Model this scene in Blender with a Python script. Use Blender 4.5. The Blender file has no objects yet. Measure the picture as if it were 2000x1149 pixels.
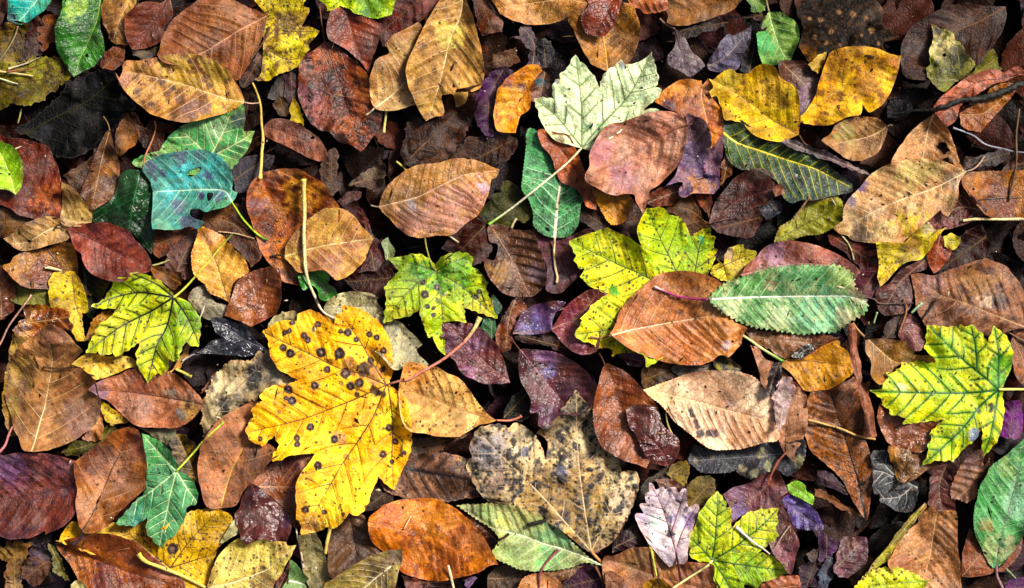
# A patch of fallen autumn leaves seen from above, built leaf by leaf.
import bpy, math, random
import numpy as np
from mathutils import Vector, Matrix
from mathutils.geometry import delaunay_2d_cdt

scene = bpy.context.scene
MM = 0.00035            # one drawing unit = 0.35 mm on the ground
CAM_H = 1.6             # camera height above the ground plane (m)
W, H = 2000.0, 1149.0

# ------------------------------------------------------------------ camera
cam_d = bpy.data.cameras.new('camera'); cam = bpy.data.objects.new('camera', cam_d)
scene.collection.objects.link(cam); scene.camera = cam
cam.location = (0, 0, CAM_H); cam.rotation_euler = (0, 0, 0)
cam_d.sensor_width = 36.0; cam_d.lens = 36.0 * CAM_H / (W * MM)
cam_d.clip_start = 0.05; cam_d.clip_end = 500

# ------------------------------------------------------------------ light
SUN_EL, SUN_AZ = math.radians(46), math.radians(38)      # azimuth from +x towards +y
world = bpy.data.worlds.new('World'); scene.world = world; world.use_nodes = True
wn = world.node_tree.nodes; wl = world.node_tree.links; wn.clear()
sky = wn.new('ShaderNodeTexSky'); sky.sky_type = 'NISHITA'; sky.sun_disc = False
sky.sun_elevation = SUN_EL; sky.sun_rotation = math.pi / 2 - SUN_AZ
sky.dust_density = 7.0; sky.ozone_density = 1.0
bg = wn.new('ShaderNodeBackground'); bg.inputs[1].default_value = 0.05
wo = wn.new('ShaderNodeOutputWorld'); wl.new(sky.outputs[0], bg.inputs[0]); wl.new(bg.outputs[0], wo.inputs[0])
sun_d = bpy.data.lights.new('sun', 'SUN'); sun = bpy.data.objects.new('sun', sun_d)
scene.collection.objects.link(sun)
sun_d.energy = 4.3; sun_d.angle = math.radians(12); sun_d.color = (1.0, 0.965, 0.90)
sd = Vector((math.cos(SUN_EL) * math.cos(SUN_AZ), math.cos(SUN_EL) * math.sin(SUN_AZ), math.sin(SUN_EL)))
sun.rotation_euler = sd.to_track_quat('Z', 'Y').to_euler(); sun.location = sd * 5
vs = scene.view_settings; vs.view_transform = 'Standard'; vs.look = 'None'; vs.gamma = 1; vs.use_curve_mapping = False
vs.exposure = 0.62

# ------------------------------------------------------------------ noise and small maths
_rs = np.random.RandomState(7)
_LAT = _rs.rand(8, 128, 128)
def vnoise(x, y, sc, seed=0):
    u = x / sc + seed * 17.31; v = y / sc + seed * 9.77
    i = np.floor(u).astype(int); j = np.floor(v).astype(int)
    fu = u - i; fv = v - j; fu = fu * fu * (3 - 2 * fu); fv = fv * fv * (3 - 2 * fv)
    L = _LAT[seed % 8]; i0 = i % 128; i1 = (i + 1) % 128; j0 = j % 128; j1 = (j + 1) % 128
    return (L[i0, j0] * (1 - fu) + L[i1, j0] * fu) * (1 - fv) + (L[i0, j1] * (1 - fu) + L[i1, j1] * fu) * fv
def fbm(x, y, sc, seed=0, oc=3):
    a = 1.0; t = 0.0; n = 0.0
    for k in range(oc):
        n = n + a * vnoise(x, y, sc, seed + k * 3); t += a; a *= 0.5; sc *= 0.5
    return n / t
def sstep(a, b, x):
    t = np.clip((x - a) / (b - a), 0, 1); return t * t * (3 - 2 * t)
def hexlin(h):
    v = np.array([int(h[i:i + 2], 16) / 255 for i in (0, 2, 4)])
    return np.where(v <= 0.04045, v / 12.92, ((v + 0.055) / 1.055) ** 2.4)
TR = {'A': 0.0, 'B': 280.0, 'C': 560.0, 'D': 849.0}
def pts(tile, s):
    out = []; cor = []
    for w in s.split():
        c = w.endswith('*'); w = w.rstrip('*'); x, y = [float(q) for q in w.split(',')]
        out.append(tpx(tile, x, y)); cor.append(c)
    return np.array(out), cor
def tpx(tile, x, y):
    if tile == 'F': return (x, y)
    return (int(tile[1]) * 400 + x / 3.83, TR[tile[0]] + y / 3.83)
def tsc(tile): return 1.0 if tile == 'F' else 1 / 3.83
def catmull(P, step, closed=False):
    P = np.asarray(P, float); n = len(P); out = []
    if n == 2 and not closed:
        k = max(1, int(np.hypot(*(P[1] - P[0])) / step)); t = np.linspace(0, 1, k + 1)[:, None]
        return P[0] * (1 - t) + P[1] * t
    m = n if closed else n - 1
    for i in range(m):
        p1, p2 = P[i], P[(i + 1) % n]
        p0 = P[i - 1] if (closed or i > 0) else p1; p3 = P[(i + 2) % n] if (closed or i + 2 < n) else p2
        k = max(1, int(round(np.hypot(*(p2 - p1)) / step)))
        t = (np.arange(k) / k)[:, None]
        out.append(0.5 * (2 * p1 + (p2 - p0) * t + (2 * p0 - 5 * p1 + 4 * p2 - p3) * t * t + (3 * p1 - p0 - 3 * p2 + p3) * t ** 3))
    if not closed: out.append(P[-1:])
    return np.vstack(out)
def outline(P, cor, step):
    n = len(P); ci = [i for i in range(n) if cor[i]]
    if not ci: return catmull(P, step, True)
    out = []
    for a, b in zip(ci, ci[1:] + [ci[0] + n]):
        out.append(catmull([P[i % n] for i in range(a, b + 1)], step)[:-1])
    return np.vstack(out)
def inside(poly, X, Y):
    r = np.zeros(X.shape, bool); x0, y0 = poly[-1]
    for x1, y1 in poly:
        if y0 != y1:
            c = (y1 > Y) != (y0 > Y)
            r ^= c & (X < (x0 - x1) * (Y - y1) / (y0 - y1) + x1)
        x0, y0 = x1, y1
    return r
def seg_dist(X, Y, A, B):
    """distance of every point to the nearest segment, its index, parameter and side"""
    best = np.full(X.shape, 1e9); bi = np.zeros(X.shape, int); bt = np.zeros(X.shape); bs = np.ones(X.shape)
    for k in range(len(A)):
        dx, dy = B[k] - A[k]; L = dx * dx + dy * dy + 1e-9
        t = np.clip(((X - A[k, 0]) * dx + (Y - A[k, 1]) * dy) / L, 0, 1)
        d = np.hypot(X - A[k, 0] - t * dx, Y - A[k, 1] - t * dy); m = d < best
        best[m] = d[m]; bi[m] = k; bt[m] = t[m]; bs[m] = np.sign((X - A[k, 0]) * dy - (Y - A[k, 1]) * dx)[m]
    return best, bi, bt, bs

# ------------------------------------------------------------------ materials
def leaf_material(name, fine, veiny, bump):
    m = bpy.data.materials.new(name); m.use_nodes = True; nt = m.node_tree; N = nt.nodes; L = nt.links; N.clear()
    def node(t, **k):
        n = N.new(t)
        for a, b in k.items(): setattr(n, a, b)
        return n
    def math_(op, a, b=None, c=None):
        n = node('ShaderNodeMath', operation=op)
        for i, v in enumerate((a, b, c)):
            if v is None: continue
            if isinstance(v, (int, float)): n.inputs[i].default_value = v
            else: L.new(v, n.inputs[i])
        return n.outputs[0]
    def rng(v, a, b, c, d):
        n = node('ShaderNodeMapRange'); n.interpolation_type = 'SMOOTHSTEP'
        L.new(v, n.inputs[0])
        for i, q in enumerate((a, b, c, d)): n.inputs[i + 1].default_value = q
        return n.outputs[0]
    col = node('ShaderNodeAttribute', attribute_name='col'); lc = node('ShaderNodeAttribute', attribute_name='lc')
    par = node('ShaderNodeAttribute', attribute_name='par'); sp = node('ShaderNodeSeparateXYZ'); L.new(par.outputs['Vector'], sp.inputs[0])
    P = lc.outputs['Vector']
    def noise(sc, det=3.0, rough=.6):
        n = node('ShaderNodeTexNoise'); n.inputs['Scale'].default_value = sc; n.inputs['Detail'].default_value = det
        n.inputs['Roughness'].default_value = rough; L.new(P, n.inputs['Vector']); return n.outputs['Fac']
    n1 = noise(1 / 20.0, 5, .68); n2 = noise(1 / 4.5, 3, .7)
    vo = node('ShaderNodeTexVoronoi', feature='DISTANCE_TO_EDGE'); vo.inputs['Scale'].default_value = 1 / 8.0; L.new(P, vo.inputs['Vector'])
    net = rng(vo.outputs['Distance'], 0.0, 0.16, 1.0, 0.0)
    k1 = rng(n1, .30, .70, 1 - fine * .75, 1 + fine * .75); k2 = rng(n2, .30, .70, 1 - fine * .38, 1 + fine * .38)
    k = math_('MULTIPLY', k1, k2); k = math_('MULTIPLY', k, math_('SUBTRACT', 1.0, math_('MULTIPLY', net, veiny)))
    alt = node('ShaderNodeAttribute', attribute_name='alt'); am = node('ShaderNodeMix', data_type='RGBA')
    blot = math_('MULTIPLY', rng(math_('ADD', math_('MULTIPLY', noise(1 / 26.0, 7, .72), .6), math_('MULTIPLY', noise(1 / 9.0, 4, .7), .4)), .50, .60, 0.0, 1.0), sp.outputs[2])
    L.new(blot, am.inputs[0]); L.new(col.outputs['Color'], am.inputs[6]); L.new(alt.outputs['Color'], am.inputs[7])
    sc = node('ShaderNodeVectorMath', operation='SCALE'); L.new(am.outputs[2], sc.inputs[0]); L.new(k, sc.inputs['Scale'])
    # small hue drift towards brown
    hs = node('ShaderNodeMix', data_type='RGBA', blend_type='MULTIPLY'); hs.inputs[7].default_value = (1.0, .74, .55, 1)
    L.new(rng(noise(1 / 11.0, 2), .45, .72, 0, .45), hs.inputs[0]); L.new(sc.outputs[0], hs.inputs[6])
    # dark pin specks, where the leaf has them
    v2 = node('ShaderNodeTexVoronoi', feature='F1'); v2.inputs['Scale'].default_value = 1 / 6.5; L.new(P, v2.inputs['Vector'])
    vs_ = node('ShaderNodeSeparateColor'); L.new(v2.outputs['Color'], vs_.inputs[0])
    hit = math_('LESS_THAN', vs_.outputs[0], math_('MULTIPLY', sp.outputs[0], .5))
    dot = math_('MULTIPLY', hit, rng(math_('DIVIDE', v2.outputs['Distance'], math_('ADD', .45, vs_.outputs[1])), .20, .5, .9, 0.0))
    dk = node('ShaderNodeMix', data_type='RGBA'); dk.inputs[7].default_value = (.035, .018, .012, 1)
    L.new(dot, dk.inputs[0]); L.new(hs.outputs[2], dk.inputs[6])
    b = node('ShaderNodeBsdfPrincipled'); L.new(dk.outputs[2], b.inputs['Base Color'])
    ro = math_('ADD', math_('SUBTRACT', .56, math_('MULTIPLY', sp.outputs[1], .34)), math_('MULTIPLY', n2, .12)); L.new(ro, b.inputs['Roughness'])
    L.new(math_('ADD', .03, math_('MULTIPLY', sp.outputs[1], .55)), b.inputs['Specular IOR Level'])
    hgt = math_('ADD', math_('ADD', math_('MULTIPLY', n1, 1.2), math_('MULTIPLY', n2, .7)), math_('MULTIPLY', net, -.35))
    bp = node('ShaderNodeBump'); bp.inputs['Strength'].default_value = bump; bp.inputs['Distance'].default_value = .0014
    L.new(hgt, bp.inputs['Height']); L.new(bp.outputs[0], b.inputs['Normal'])
    o = node('ShaderNodeOutputMaterial'); L.new(b.outputs[0], o.inputs[0]); return m
M_BLADE = leaf_material('leaf_blade', .38, .12, .48)
M_VEIN = leaf_material('leaf_vein', .2, .0, .2)
M_STALK = leaf_material('leaf_stalk', .28, .05, .4)

# ------------------------------------------------------------------ objects
def new_mesh(name, V, F, col, lc, par, mat, smooth=True, flat_from=None, alt=None):
    me = bpy.data.meshes.new(name); V = np.asarray(V, np.float32); F = np.asarray(F, np.int32)
    me.vertices.add(len(V)); me.vertices.foreach_set('co', V.ravel())
    me.loops.add(F.size); me.loops.foreach_set('vertex_index', F.ravel())
    me.polygons.add(len(F)); me.polygons.foreach_set('loop_start', np.arange(len(F), dtype=np.int32) * 3)
    try: me.polygons.foreach_set('loop_total', np.full(len(F), 3, np.int32))
    except Exception: pass
    s = np.full(len(F), smooth, bool)
    if flat_from is not None: s[flat_from:] = False
    me.polygons.foreach_set('use_smooth', s)
    a = me.attributes.new('col', 'FLOAT_COLOR', 'POINT')
    a.data.foreach_set('color', np.hstack([np.clip(col, 0, 1), np.ones((len(V), 1))]).astype(np.float32).ravel())
    a = me.attributes.new('lc', 'FLOAT_VECTOR', 'POINT'); a.data.foreach_set('vector', np.asarray(lc, np.float32).ravel())
    a = me.attributes.new('par', 'FLOAT_VECTOR', 'POINT'); a.data.foreach_set('vector', np.asarray(par, np.float32).ravel())
    a = me.attributes.new('alt', 'FLOAT_COLOR', 'POINT'); alt = np.asarray(col) * .5 if alt is None else alt
    a.data.foreach_set('color', np.hstack([np.clip(alt, 0, 1), np.ones((len(V), 1))]).astype(np.float32).ravel())
    me.materials.append(mat); me.update(); me.validate(); return me
def link(name, data, parent=None):
    o = bpy.data.objects.new(name, data); scene.collection.objects.link(o)
    if parent is not None: o.parent = parent
    return o
# ------------------------------------------------------------------ the pile: a height map on which the leaves settle
G = 3.0; OX, OY = -300.0, -300.0; NX, NY = int(2600 / G), int(1750 / G)
HM = np.zeros((NY, NX))
def hm_sample(A, x, y):
    u = np.clip((x - OX) / G, 0, NX - 1.01); v = np.clip((y - OY) / G, 0, NY - 1.01)
    i = u.astype(int); j = v.astype(int); fu = u - i; fv = v - j
    return (A[j, i] * (1 - fu) + A[j, i + 1] * fu) * (1 - fv) + (A[j + 1, i] * (1 - fu) + A[j + 1, i + 1] * fu) * fv
def shifted(A, r, op):
    for ax in (0, 1):
        P = np.pad(A, [(r, r) if k == ax else (0, 0) for k in (0, 1)], mode='edge')
        S = [np.take(P, range(k, k + A.shape[ax]), axis=ax) for k in range(2 * r + 1)]
        A = np.max(S, axis=0) if op == 'max' else np.mean(S, axis=0)
    return A
def support(x0, y0, x1, y1, r=2, bl=3):
    i0 = max(0, int((x0 - OX) / G) - 12); i1 = min(NX, int((x1 - OX) / G) + 13)
    j0 = max(0, int((y0 - OY) / G) - 12); j1 = min(NY, int((y1 - OY) / G) + 13)
    S = np.zeros_like(HM); S[j0:j1, i0:i1] = shifted(shifted(shifted(HM[j0:j1, i0:i1], r, 'max'), bl, 'mean'), bl, 'mean')
    return S
def factor(zmean): return (CAM_H - zmean * MM) / CAM_H
def to_world(X, Y, Z, f):
    return np.stack([(X - W / 2) * MM * f, (H / 2 - Y) * MM * f, Z * MM], 1)

def parse(line):
    tile, lay, name, label, ol, mains, opt = line.split('|')
    o = dict(kv.split('=', 1) for kv in opt.split(';') if kv)
    return tile, int(lay), name, label, ol, mains, o
def triples(tile, s):
    r = []
    for w in s.split():
        a = w.split(','); x, y = tpx(tile, float(a[0]), float(a[1])); r.append((x, y, float(a[2]) * tsc(tile), a[3] if len(a) > 3 else None))
    return r
def punch(c):
    c = np.asarray(c)
    if c[0] > 2.2 * c[1]: c = c * np.array([1.07, 1.20, 1.02])          # browns lean to tan
    elif c[0] > 1.45 * c[1]: c = c * np.array([1.06, 1.0, 1.06])        # tans lean to pink
    elif c[2] > c[1] * 1.05: c = c.mean() + (c - c.mean()) * .82        # plums are dull
    l = c @ np.array([.25, .65, .10]); return np.clip((l + (c - l) * 1.07) * np.array([1.0, 1.03, .99]), .002, 1) ** 1.10
def dull(c): return c.mean() + (c - c.mean()) * .72 if c[2] > c[1] * 1.25 else c
def palette(s):
    h = s.split(','); main = hexlin(h[0]); mott = hexlin(h[1]) if len(h) > 1 else main * .7
    dark = hexlin(h[2]) if len(h) > 2 else mott * .45
    main, mott, dark = punch(main), punch(mott), punch(dark)
    if len(h) > 3: vein = hexlin(h[3])
    else: vein = np.clip(main * .55 + np.array([.16, .11, .06]), 0, 1)
    return main, mott, dark, vein

def tube(path, zz, rad, cols, f, seed, par, bumpy=False, seg=7):
    P = np.column_stack([path, zz]); n = len(P); T = np.gradient(P, axis=0); T /= np.linalg.norm(T, axis=1)[:, None] + 1e-9
    Sd = np.cross(T, [0, 0, 1.0]); Sd /= np.linalg.norm(Sd, axis=1)[:, None] + 1e-9; Up = np.cross(Sd, T)
    V = []; C = []
    rs = np.random.RandomState(seed)
    for i in range(n):
        for k in range(seg):
            a = 2 * math.pi * k / seg; r = rad[i] * (1 + (rs.uniform(-.45, .6) if bumpy else rs.uniform(-.07, .07)))
            V.append(P[i] + Sd[i] * math.cos(a) * r + Up[i] * math.sin(a) * r * .92); C.append(cols[i])
    F = []
    for i in range(n - 1):
        for k in range(seg):
            a, b = i * seg + k, i * seg + (k + 1) % seg; c, d = a + seg, b + seg
            F += [(a, b, d), (a, d, c)]
    V.append(P[0]); C.append(cols[0]); V.append(P[-1]); C.append(cols[-1])
    for k in range(seg):
        F.append((len(V) - 2, (k + 1) % seg, k)); F.append((len(V) - 1, (n - 1) * seg + k, (n - 1) * seg + (k + 1) % seg))
    V = np.array(V); lc = V.copy(); lc[:, 2] += seed * 37.7
    Wd = to_world(V[:, 0], V[:, 1], V[:, 2], f)
    return Wd, F, np.array(C), lc, np.tile(par, (len(V), 1)), V
def lay_path(path, rad, z0=None):
    x0, y0 = path.min(0); x1, y1 = path.max(0); S = support(x0, y0, x1, y1, 1, 2)
    g = hm_sample(S, path[:, 0], path[:, 1]) + rad + .8; z = g.copy(); n = len(z); d = np.hypot(*np.gradient(path, axis=0).T)
    s = np.concatenate([[0], np.cumsum((d[1:] + d[:-1]) / 2)])
    hull = np.array([max(g[j] - abs(s[i] - s[j]) * .38 for j in range(n)) for i in range(n)])    # a stiff stalk bridges the dips
    for _ in range(6): hull = np.maximum(g, np.convolve(np.pad(hull, 2, mode='edge'), np.ones(5) / 5, 'valid'))
    if z0 is not None: w = sstep(0, 14, s); hull = z0 * (1 - w) + np.maximum(hull, g) * w
    return hull
def mark_path(path, z, rad):
    for (x, y), zz, r in zip(path, z, rad):
        i, j = int((x - OX) / G), int((y - OY) / G)
        if 0 <= i < NX and 0 <= j < NY: HM[j, i] = max(HM[j, i], zz + r)

def build_stalk(line, idx, emit):
    tile, lay, name, label, ol, mains, o = parse(line); sc = tsc(tile)
    P, _ = pts(tile, ol[2:]); path = catmull(P, 4.0); path = path + 2.4 * np.column_stack([vnoise(path[:, 0], path[:, 1], 30, idx) - .5, vnoise(path[:, 0], path[:, 1], 30, idx + 1) - .5]); n = len(path); t = np.linspace(0, 1, n)
    w0, w1 = [float(q) * sc * .5 * 1.85 for q in o['pw'].split(',')]
    rad = (w0 * (1 - t) + w1 * t) * (1 + .28 * np.exp(-(t / .05) ** 2) * (w0 > w1) + .28 * np.exp(-((1 - t) / .05) ** 2) * (w1 >= w0)); rad = np.maximum(rad, .75) * (.85 + .3 * vnoise(path[:, 0], path[:, 1], 18, idx))
    z = lay_path(path, rad); mark_path(path, z, rad)
    if not emit: return float(z.mean())
    c = [hexlin(h) for h in o['c'].split(',')]; cols = np.array([c[0] * (1 - q) + c[1] * q for q in t]); cols *= (.85 + .3 * vnoise(path[:, 0], path[:, 1], 14, idx))[:, None]
    f = factor(float(z.mean()))
    Wd, F, C, lc, par, _ = tube(path, z, rad, cols, f, idx, (.12, .3, 0), 'bump' in o)
    org = Wd.mean(0); o_ = link(name, new_mesh(name, Wd - org, F, C, lc, par, M_STALK)); o_.location = org
    o_['label'] = label; o_['category'] = {'leaf_stalk': 'stalk', 'grass_stalk': 'stalk', 'twig': 'twig'}.get(name, 'stalk')
    o_['group'] = 'loose stalks and twigs on the leaves'
    return float(z.mean())

def build_leaf(line, idx, emit):
    tile, lay, name, label, ol, mains, o = parse(line)
    if ol.startswith('S:'): return build_stalk(line, idx, emit)
    sc = tsc(tile); rs = np.random.RandomState(1000 + idx)
    h = float(o.get('res', 3.4)) if emit else 6.0
    P, cor = pts(tile, ol); frag = name in ('leaf_fragment', 'bark_scrap')
    if frag:
        c0 = P.mean(0); P = c0 + (P - c0) * 1.10; cor = [True if rs.rand() < .6 else q for q in cor]
        o.setdefault('cr', '1.5'); o.setdefault('ra', '2.2'); o.setdefault('f', '%.2f' % rs.choice([-.45, -.3, .3, .45])); o.setdefault('pl', '1.4')
    teeth = [float(q) * sc for q in o['t'].split(',')] if 't' in o else None
    bd = outline(P, cor, min(h, teeth[0] / 5 if teeth else h) if emit else 6.0)
    # margin: teeth, fine irregularity
    nx = np.roll(bd, -1, 0) - np.roll(bd, 1, 0); nx = np.column_stack([nx[:, 1], -nx[:, 0]]); nx /= np.linalg.norm(nx, axis=1)[:, None] + 1e-9
    area = .5 * np.sum(bd[:, 0] * np.roll(bd[:, 1], -1) - np.roll(bd[:, 0], -1) * bd[:, 1])
    if area < 0: nx = -nx
    R = math.sqrt(abs(area) / math.pi)
    if emit:
        s = np.concatenate([[0], np.cumsum(np.hypot(*np.diff(bd, axis=0).T))])
        off = (vnoise(s, s * 0, 9, idx) - .5) * 1.6 + (vnoise(s, s * 0, 26, idx + 2) - .5) * 2.2 * float(o.get('ra', 1))
        if 'ra' in o: off += (vnoise(s, s * 0, 5, idx + 1) - .5) * 2.5 * float(o['ra'])
        if teeth:
            ph = (s + 4 * vnoise(s, s * 0, 40, idx)) / teeth[0]; fr = ph - np.floor(ph)
            off += teeth[1] * (np.where(fr < .72, fr / .72, (1 - fr) / .28) - .5)
        elif name == 'maple_leaf':
            fr = s / 17.0 + .6 * vnoise(s, s * 0, 30, idx); fr = fr - np.floor(fr); off += 5.0 * np.abs(fr - .5) * (vnoise(s, s * 0, 40, idx + 3) > .4)
        bd = bd + nx * off[:, None]
    holes = []
    if 'h' in o:
        for x, y, r, _ in triples(tile, o['h']):
            a = np.linspace(0, 2 * math.pi, 13)[:-1]; q = r * (1 + rs.uniform(-.3, .35, 12)); holes.append(np.column_stack([x + q * np.cos(a), y + q * np.sin(a)]))
    if 'hp' in o:
        for q in o['hp'].split('/'): holes.append(catmull(pts(tile, q)[0], h, True))
    # main veins
    if mains: ML = [catmull(pts(tile, q)[0], 6.0) for q in mains.split('/')]
    else:
        c = bd - bd.mean(0); u, s_, vt = np.linalg.svd(c, full_matrices=False); pr = c @ vt[0]
        ML = [catmull(np.array([bd.mean(0) + vt[0] * pr.min() * .95, bd.mean(0) + vt[0] * pr.max() * .95]), 6.0)]
        if rs.rand() < .5: ML[0] = ML[0][::-1]
    SA = np.vstack([m[:-1] for m in ML]); SB = np.vstack([m[1:] for m in ML])
    own = np.concatenate([np.full(len(m) - 1, k) for k, m in enumerate(ML)])
    arc0 = np.concatenate([np.concatenate([[0], np.cumsum(np.hypot(*np.diff(m, axis=0).T))])[:-1] for m in ML])
    slen = np.hypot(*(SB - SA).T); mlen = np.array([slen[own == k].sum() for k in range(len(ML))])
    mspan = len(ML) > 1
    sp = float(o['rb']) * sc if 'rb' in o else (max(15., mlen.max() / 7.6) if not mspan else max(16., mlen.max() / 7.5))
    ka, kb = (.62, .0035) if not mspan else (.75, .004)
    fold = float(o['f']) if 'f' in o else rs.choice([.18, .32, .1, -.2, -.1], p=[.3, .25, .15, .18, .12])
    pleat = float(o.get('pl', .9)) * 1.45; crm = float(o.get('cr', 1))
    cl = rs.uniform(-.34, .46) * (.6 if mspan else 1); ca = rs.uniform(-.16, .4) * (.6 if mspan else 1); tx, ty = rs.uniform(-.12, .12, 2)
    def shape(X, Y):
        d, bi, bt, bs = seg_dist(X, Y, SA, SB); s = arc0[bi] + bt * slen[bi]; t = s / mlen[own[bi]]
        ph = (s - ka * d - kb * d * d) / sp
        z = fold * np.sqrt(d * d + 9) + cl * R * (2 * t - 1) ** 2 + ca * d * d / R
        fr = ph - np.round(ph); z += pleat * (2.3 * (1 - np.exp(-(fr * sp / 4.2) ** 2)) - 1.3 * np.abs(fr) * 2 * (1 + .5 * np.sign(fr))) * np.minimum(1, d / 9) * (.45 + .55 * np.exp(-d / (R * 1.4)))
        z -= 1.1 * np.exp(-(d / 3.0) ** 2)
        de, _, _, _ = seg_dist(X, Y, bdc, np.roll(bdc, -1, 0))
        z += crm * (fbm(X, Y, R * .55 + 12, idx, 2) - .5) * R * .52 * np.exp(-de / (R * .38 + 4))
        z += crm * ((fbm(X, Y, 48, idx + 1, 2) - .5) * 15 + (fbm(X, Y, 16, idx + 2, 2) - .5) * 4.5)
        z += tx * (X - bd[:, 0].mean()) + ty * (Y - bd[:, 1].mean())
        return z, d, bi, s, de, ph
    bdc = bd[::max(1, int(round(7 / max(.5, np.median(np.hypot(*np.diff(bd, axis=0).T))))))]
    # settle on what lies below
    x0, y0 = bd.min(0); x1, y1 = bd.max(0)
    gi0 = max(0, int((x0 - OX) / G)); gi1 = min(NX, int((x1 - OX) / G) + 2); gj0 = max(0, int((y0 - OY) / G)); gj1 = min(NY, int((y1 - OY) / G) + 2)
    GX, GY = np.meshgrid(OX + G * np.arange(gi0, gi1), OY + G * np.arange(gj0, gj1))
    mk = inside(bdc, GX, GY)
    if mk.sum() < 4: mk[:] = True
    S = support(x0, y0, x1, y1); gz = shape(GX[mk], GY[mk])[0]; gs = S[gj0:gj1, gi0:gi1][mk] + 1.6
    lift = np.quantile(gs - gz, .55) + 4.5 * max(0, lay - 4)
    def drape(z, sup): a = z + lift; return .5 * (a + sup + np.sqrt((a - sup) ** 2 + 6.0))
    gz = drape(gz, gs); sub = HM[gj0:gj1, gi0:gi1]; sub[mk] = np.maximum(sub[mk], gz + .4); HM[gj0:gj1, gi0:gi1] = sub
    zmean = float(gz.mean()); f = factor(zmean)
    has_pt = 'pt' in o
    if has_pt:
        pp = catmull(pts(tile, o['pt'])[0], 4.0); n = len(pp); t = np.linspace(0, 1, n)
        w0, w1 = [float(q) * sc * .5 * 1.85 for q in o['pw'].split(',')]
        rad = np.maximum(.8, (w0 * (1 - t) + w1 * t) * (1 + .45 * np.exp(-((1 - t) / .06) ** 2)))
        zb = float(drape(shape(pp[:1, 0], pp[:1, 1])[0], hm_sample(S, pp[:1, 0], pp[:1, 1]) + 1.6)[0]) + rad[0] * .5
        pz = lay_path(pp, rad, zb); mark_path(pp, pz, rad)
    if not emit: return zmean
    # ---- mesh of the blade
    gx = np.arange(x0, x1 + h, h); gy = np.arange(y0, y1 + h, h * .866)
    IX, IY = np.meshgrid(gx, gy); IX = IX + (np.arange(len(gy)) % 2)[:, None] * h * .5; IX = IX.ravel() + rs.uniform(-.1, .1, IX.size) * h; IY = IY.ravel()
    ok = inside(bd, IX, IY)
    for q in holes: ok &= ~inside(q, IX, IY)
    IX, IY = IX[ok], IY[ok]
    rings = [bd] + holes; allb = np.vstack(rings)
    de = np.full(IX.shape, 1e9)
    for a in range(0, len(allb), 400):
        de = np.minimum(de, np.min(np.hypot(IX[:, None] - allb[None, a:a + 400, 0], IY[:, None] - allb[None, a:a + 400, 1]), axis=1))
    ok = de > h * .55; IX, IY = IX[ok], IY[ok]
    edges = []; base = 0
    for q in rings:
        edges += [(base + i, base + (i + 1) % len(q)) for i in range(len(q))]; base += len(q)
    vin = [Vector((a - x0, b - y0)) for a, b in np.vstack([allb, np.column_stack([IX, IY])])]
    r = delaunay_2d_cdt(vin, edges, [list(range(len(bd)))], 1, 1e-4, False)
    XY = np.array([(v[0] + x0, v[1] + y0) for v in r[0]]); T = np.array([tuple(t) for t in r[2] if len(t) == 3], int)
    ctr = XY[T].mean(1); T = T[inside(bd, ctr[:, 0], ctr[:, 1])]
    for q in holes:
        ctr = XY[T].mean(1); T = T[~inside(q, ctr[:, 0], ctr[:, 1])]
    a, b, c = XY[T[:, 0]], XY[T[:, 1]], XY[T[:, 2]]
    flip = ((b - a)[:, 0] * (c - a)[:, 1] - (b - a)[:, 1] * (c - a)[:, 0]) > 0       # y points down on the drawing
    T[flip] = T[flip][:, ::-1]
    used = np.unique(T); remap = np.full(len(XY), -1); remap[used] = np.arange(len(used)); XY = XY[used]; T = remap[T]
    X, Y = XY[:, 0], XY[:, 1]; z, d, bi, s, de, ph = shape(X, Y); Z = drape(z, hm_sample(S, X, Y) + 1.6)
    # ---- secondary veins along the same curves as the pleats
    veins = []
    vm = float(o.get('vw', 1)); span = np.hypot(x1 - x0, y1 - y0)
    for k, m in enumerate(ML):
        L_ = mlen[k]; wid = (1.25 if not mspan else 1.5) * vm * (1 if R > 22 else .7)
        veins.append((m, np.linspace(wid, wid * .35, len(m)), True))
        if 'nl' in o: continue
        ar = np.concatenate([[0], np.cumsum(np.hypot(*np.diff(m, axis=0).T))])
        for side in (-1, 1):
            s0 = sp * (.55 if not mspan else .9) + (sp * .12 if side > 0 else 0)
            while s0 < L_ - sp * .3:
                ll = []; dd = 0.0; jit = rs.uniform(-.06, .06)
                while dd < R * 2.2:
                    ss = s0 + (ka + jit) * dd + kb * dd * dd
                    if ss > L_ * 1.25: break
                    i = min(len(ar) - 2, np.searchsorted(ar, ss, 'right') - 1); tt = (ss - ar[i]) / (ar[i + 1] - ar[i])
                    p = m[i] + (m[i + 1] - m[i]) * tt; tg = (m[i + 1] - m[i]) / (ar[i + 1] - ar[i])
                    ll.append(p + side * dd * np.array([tg[1], -tg[0]])); dd += 4.0
                if len(ll) > 3:
                    ll = np.array(ll); q = inside(bd, ll[:, 0], ll[:, 1])
                    for hp_ in holes: q &= ~inside(hp_, ll[:, 0], ll[:, 1])
                    if mspan:
                        nb = own[seg_dist(ll[:, 0], ll[:, 1], SA, SB)[1]]; q &= (nb == k) | (np.arange(len(ll)) < 2)
                    e = len(q) if q.all() else int(np.argmin(q))
                    if e > 3: veins.append((ll[:e], np.linspace(.62 if not mspan else .85, .3, e) * vm * (1 if R > 26 else .75), False))
                s0 += sp * rs.uniform(.88, 1.12)
    # ---- pigment, with some shade, sheen and edge highlight painted in
    main, mott, dark, veinc = palette(o['c'])
    vmc = hexlin(o['vm']) if 'vm' in o else veinc
    deep_shade = {1: .4, 2: .4, 3: .45, 4: .6}.get(lay, 1.0)          # shade of the deep gaps painted into the colours of the lowest leaves
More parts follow.
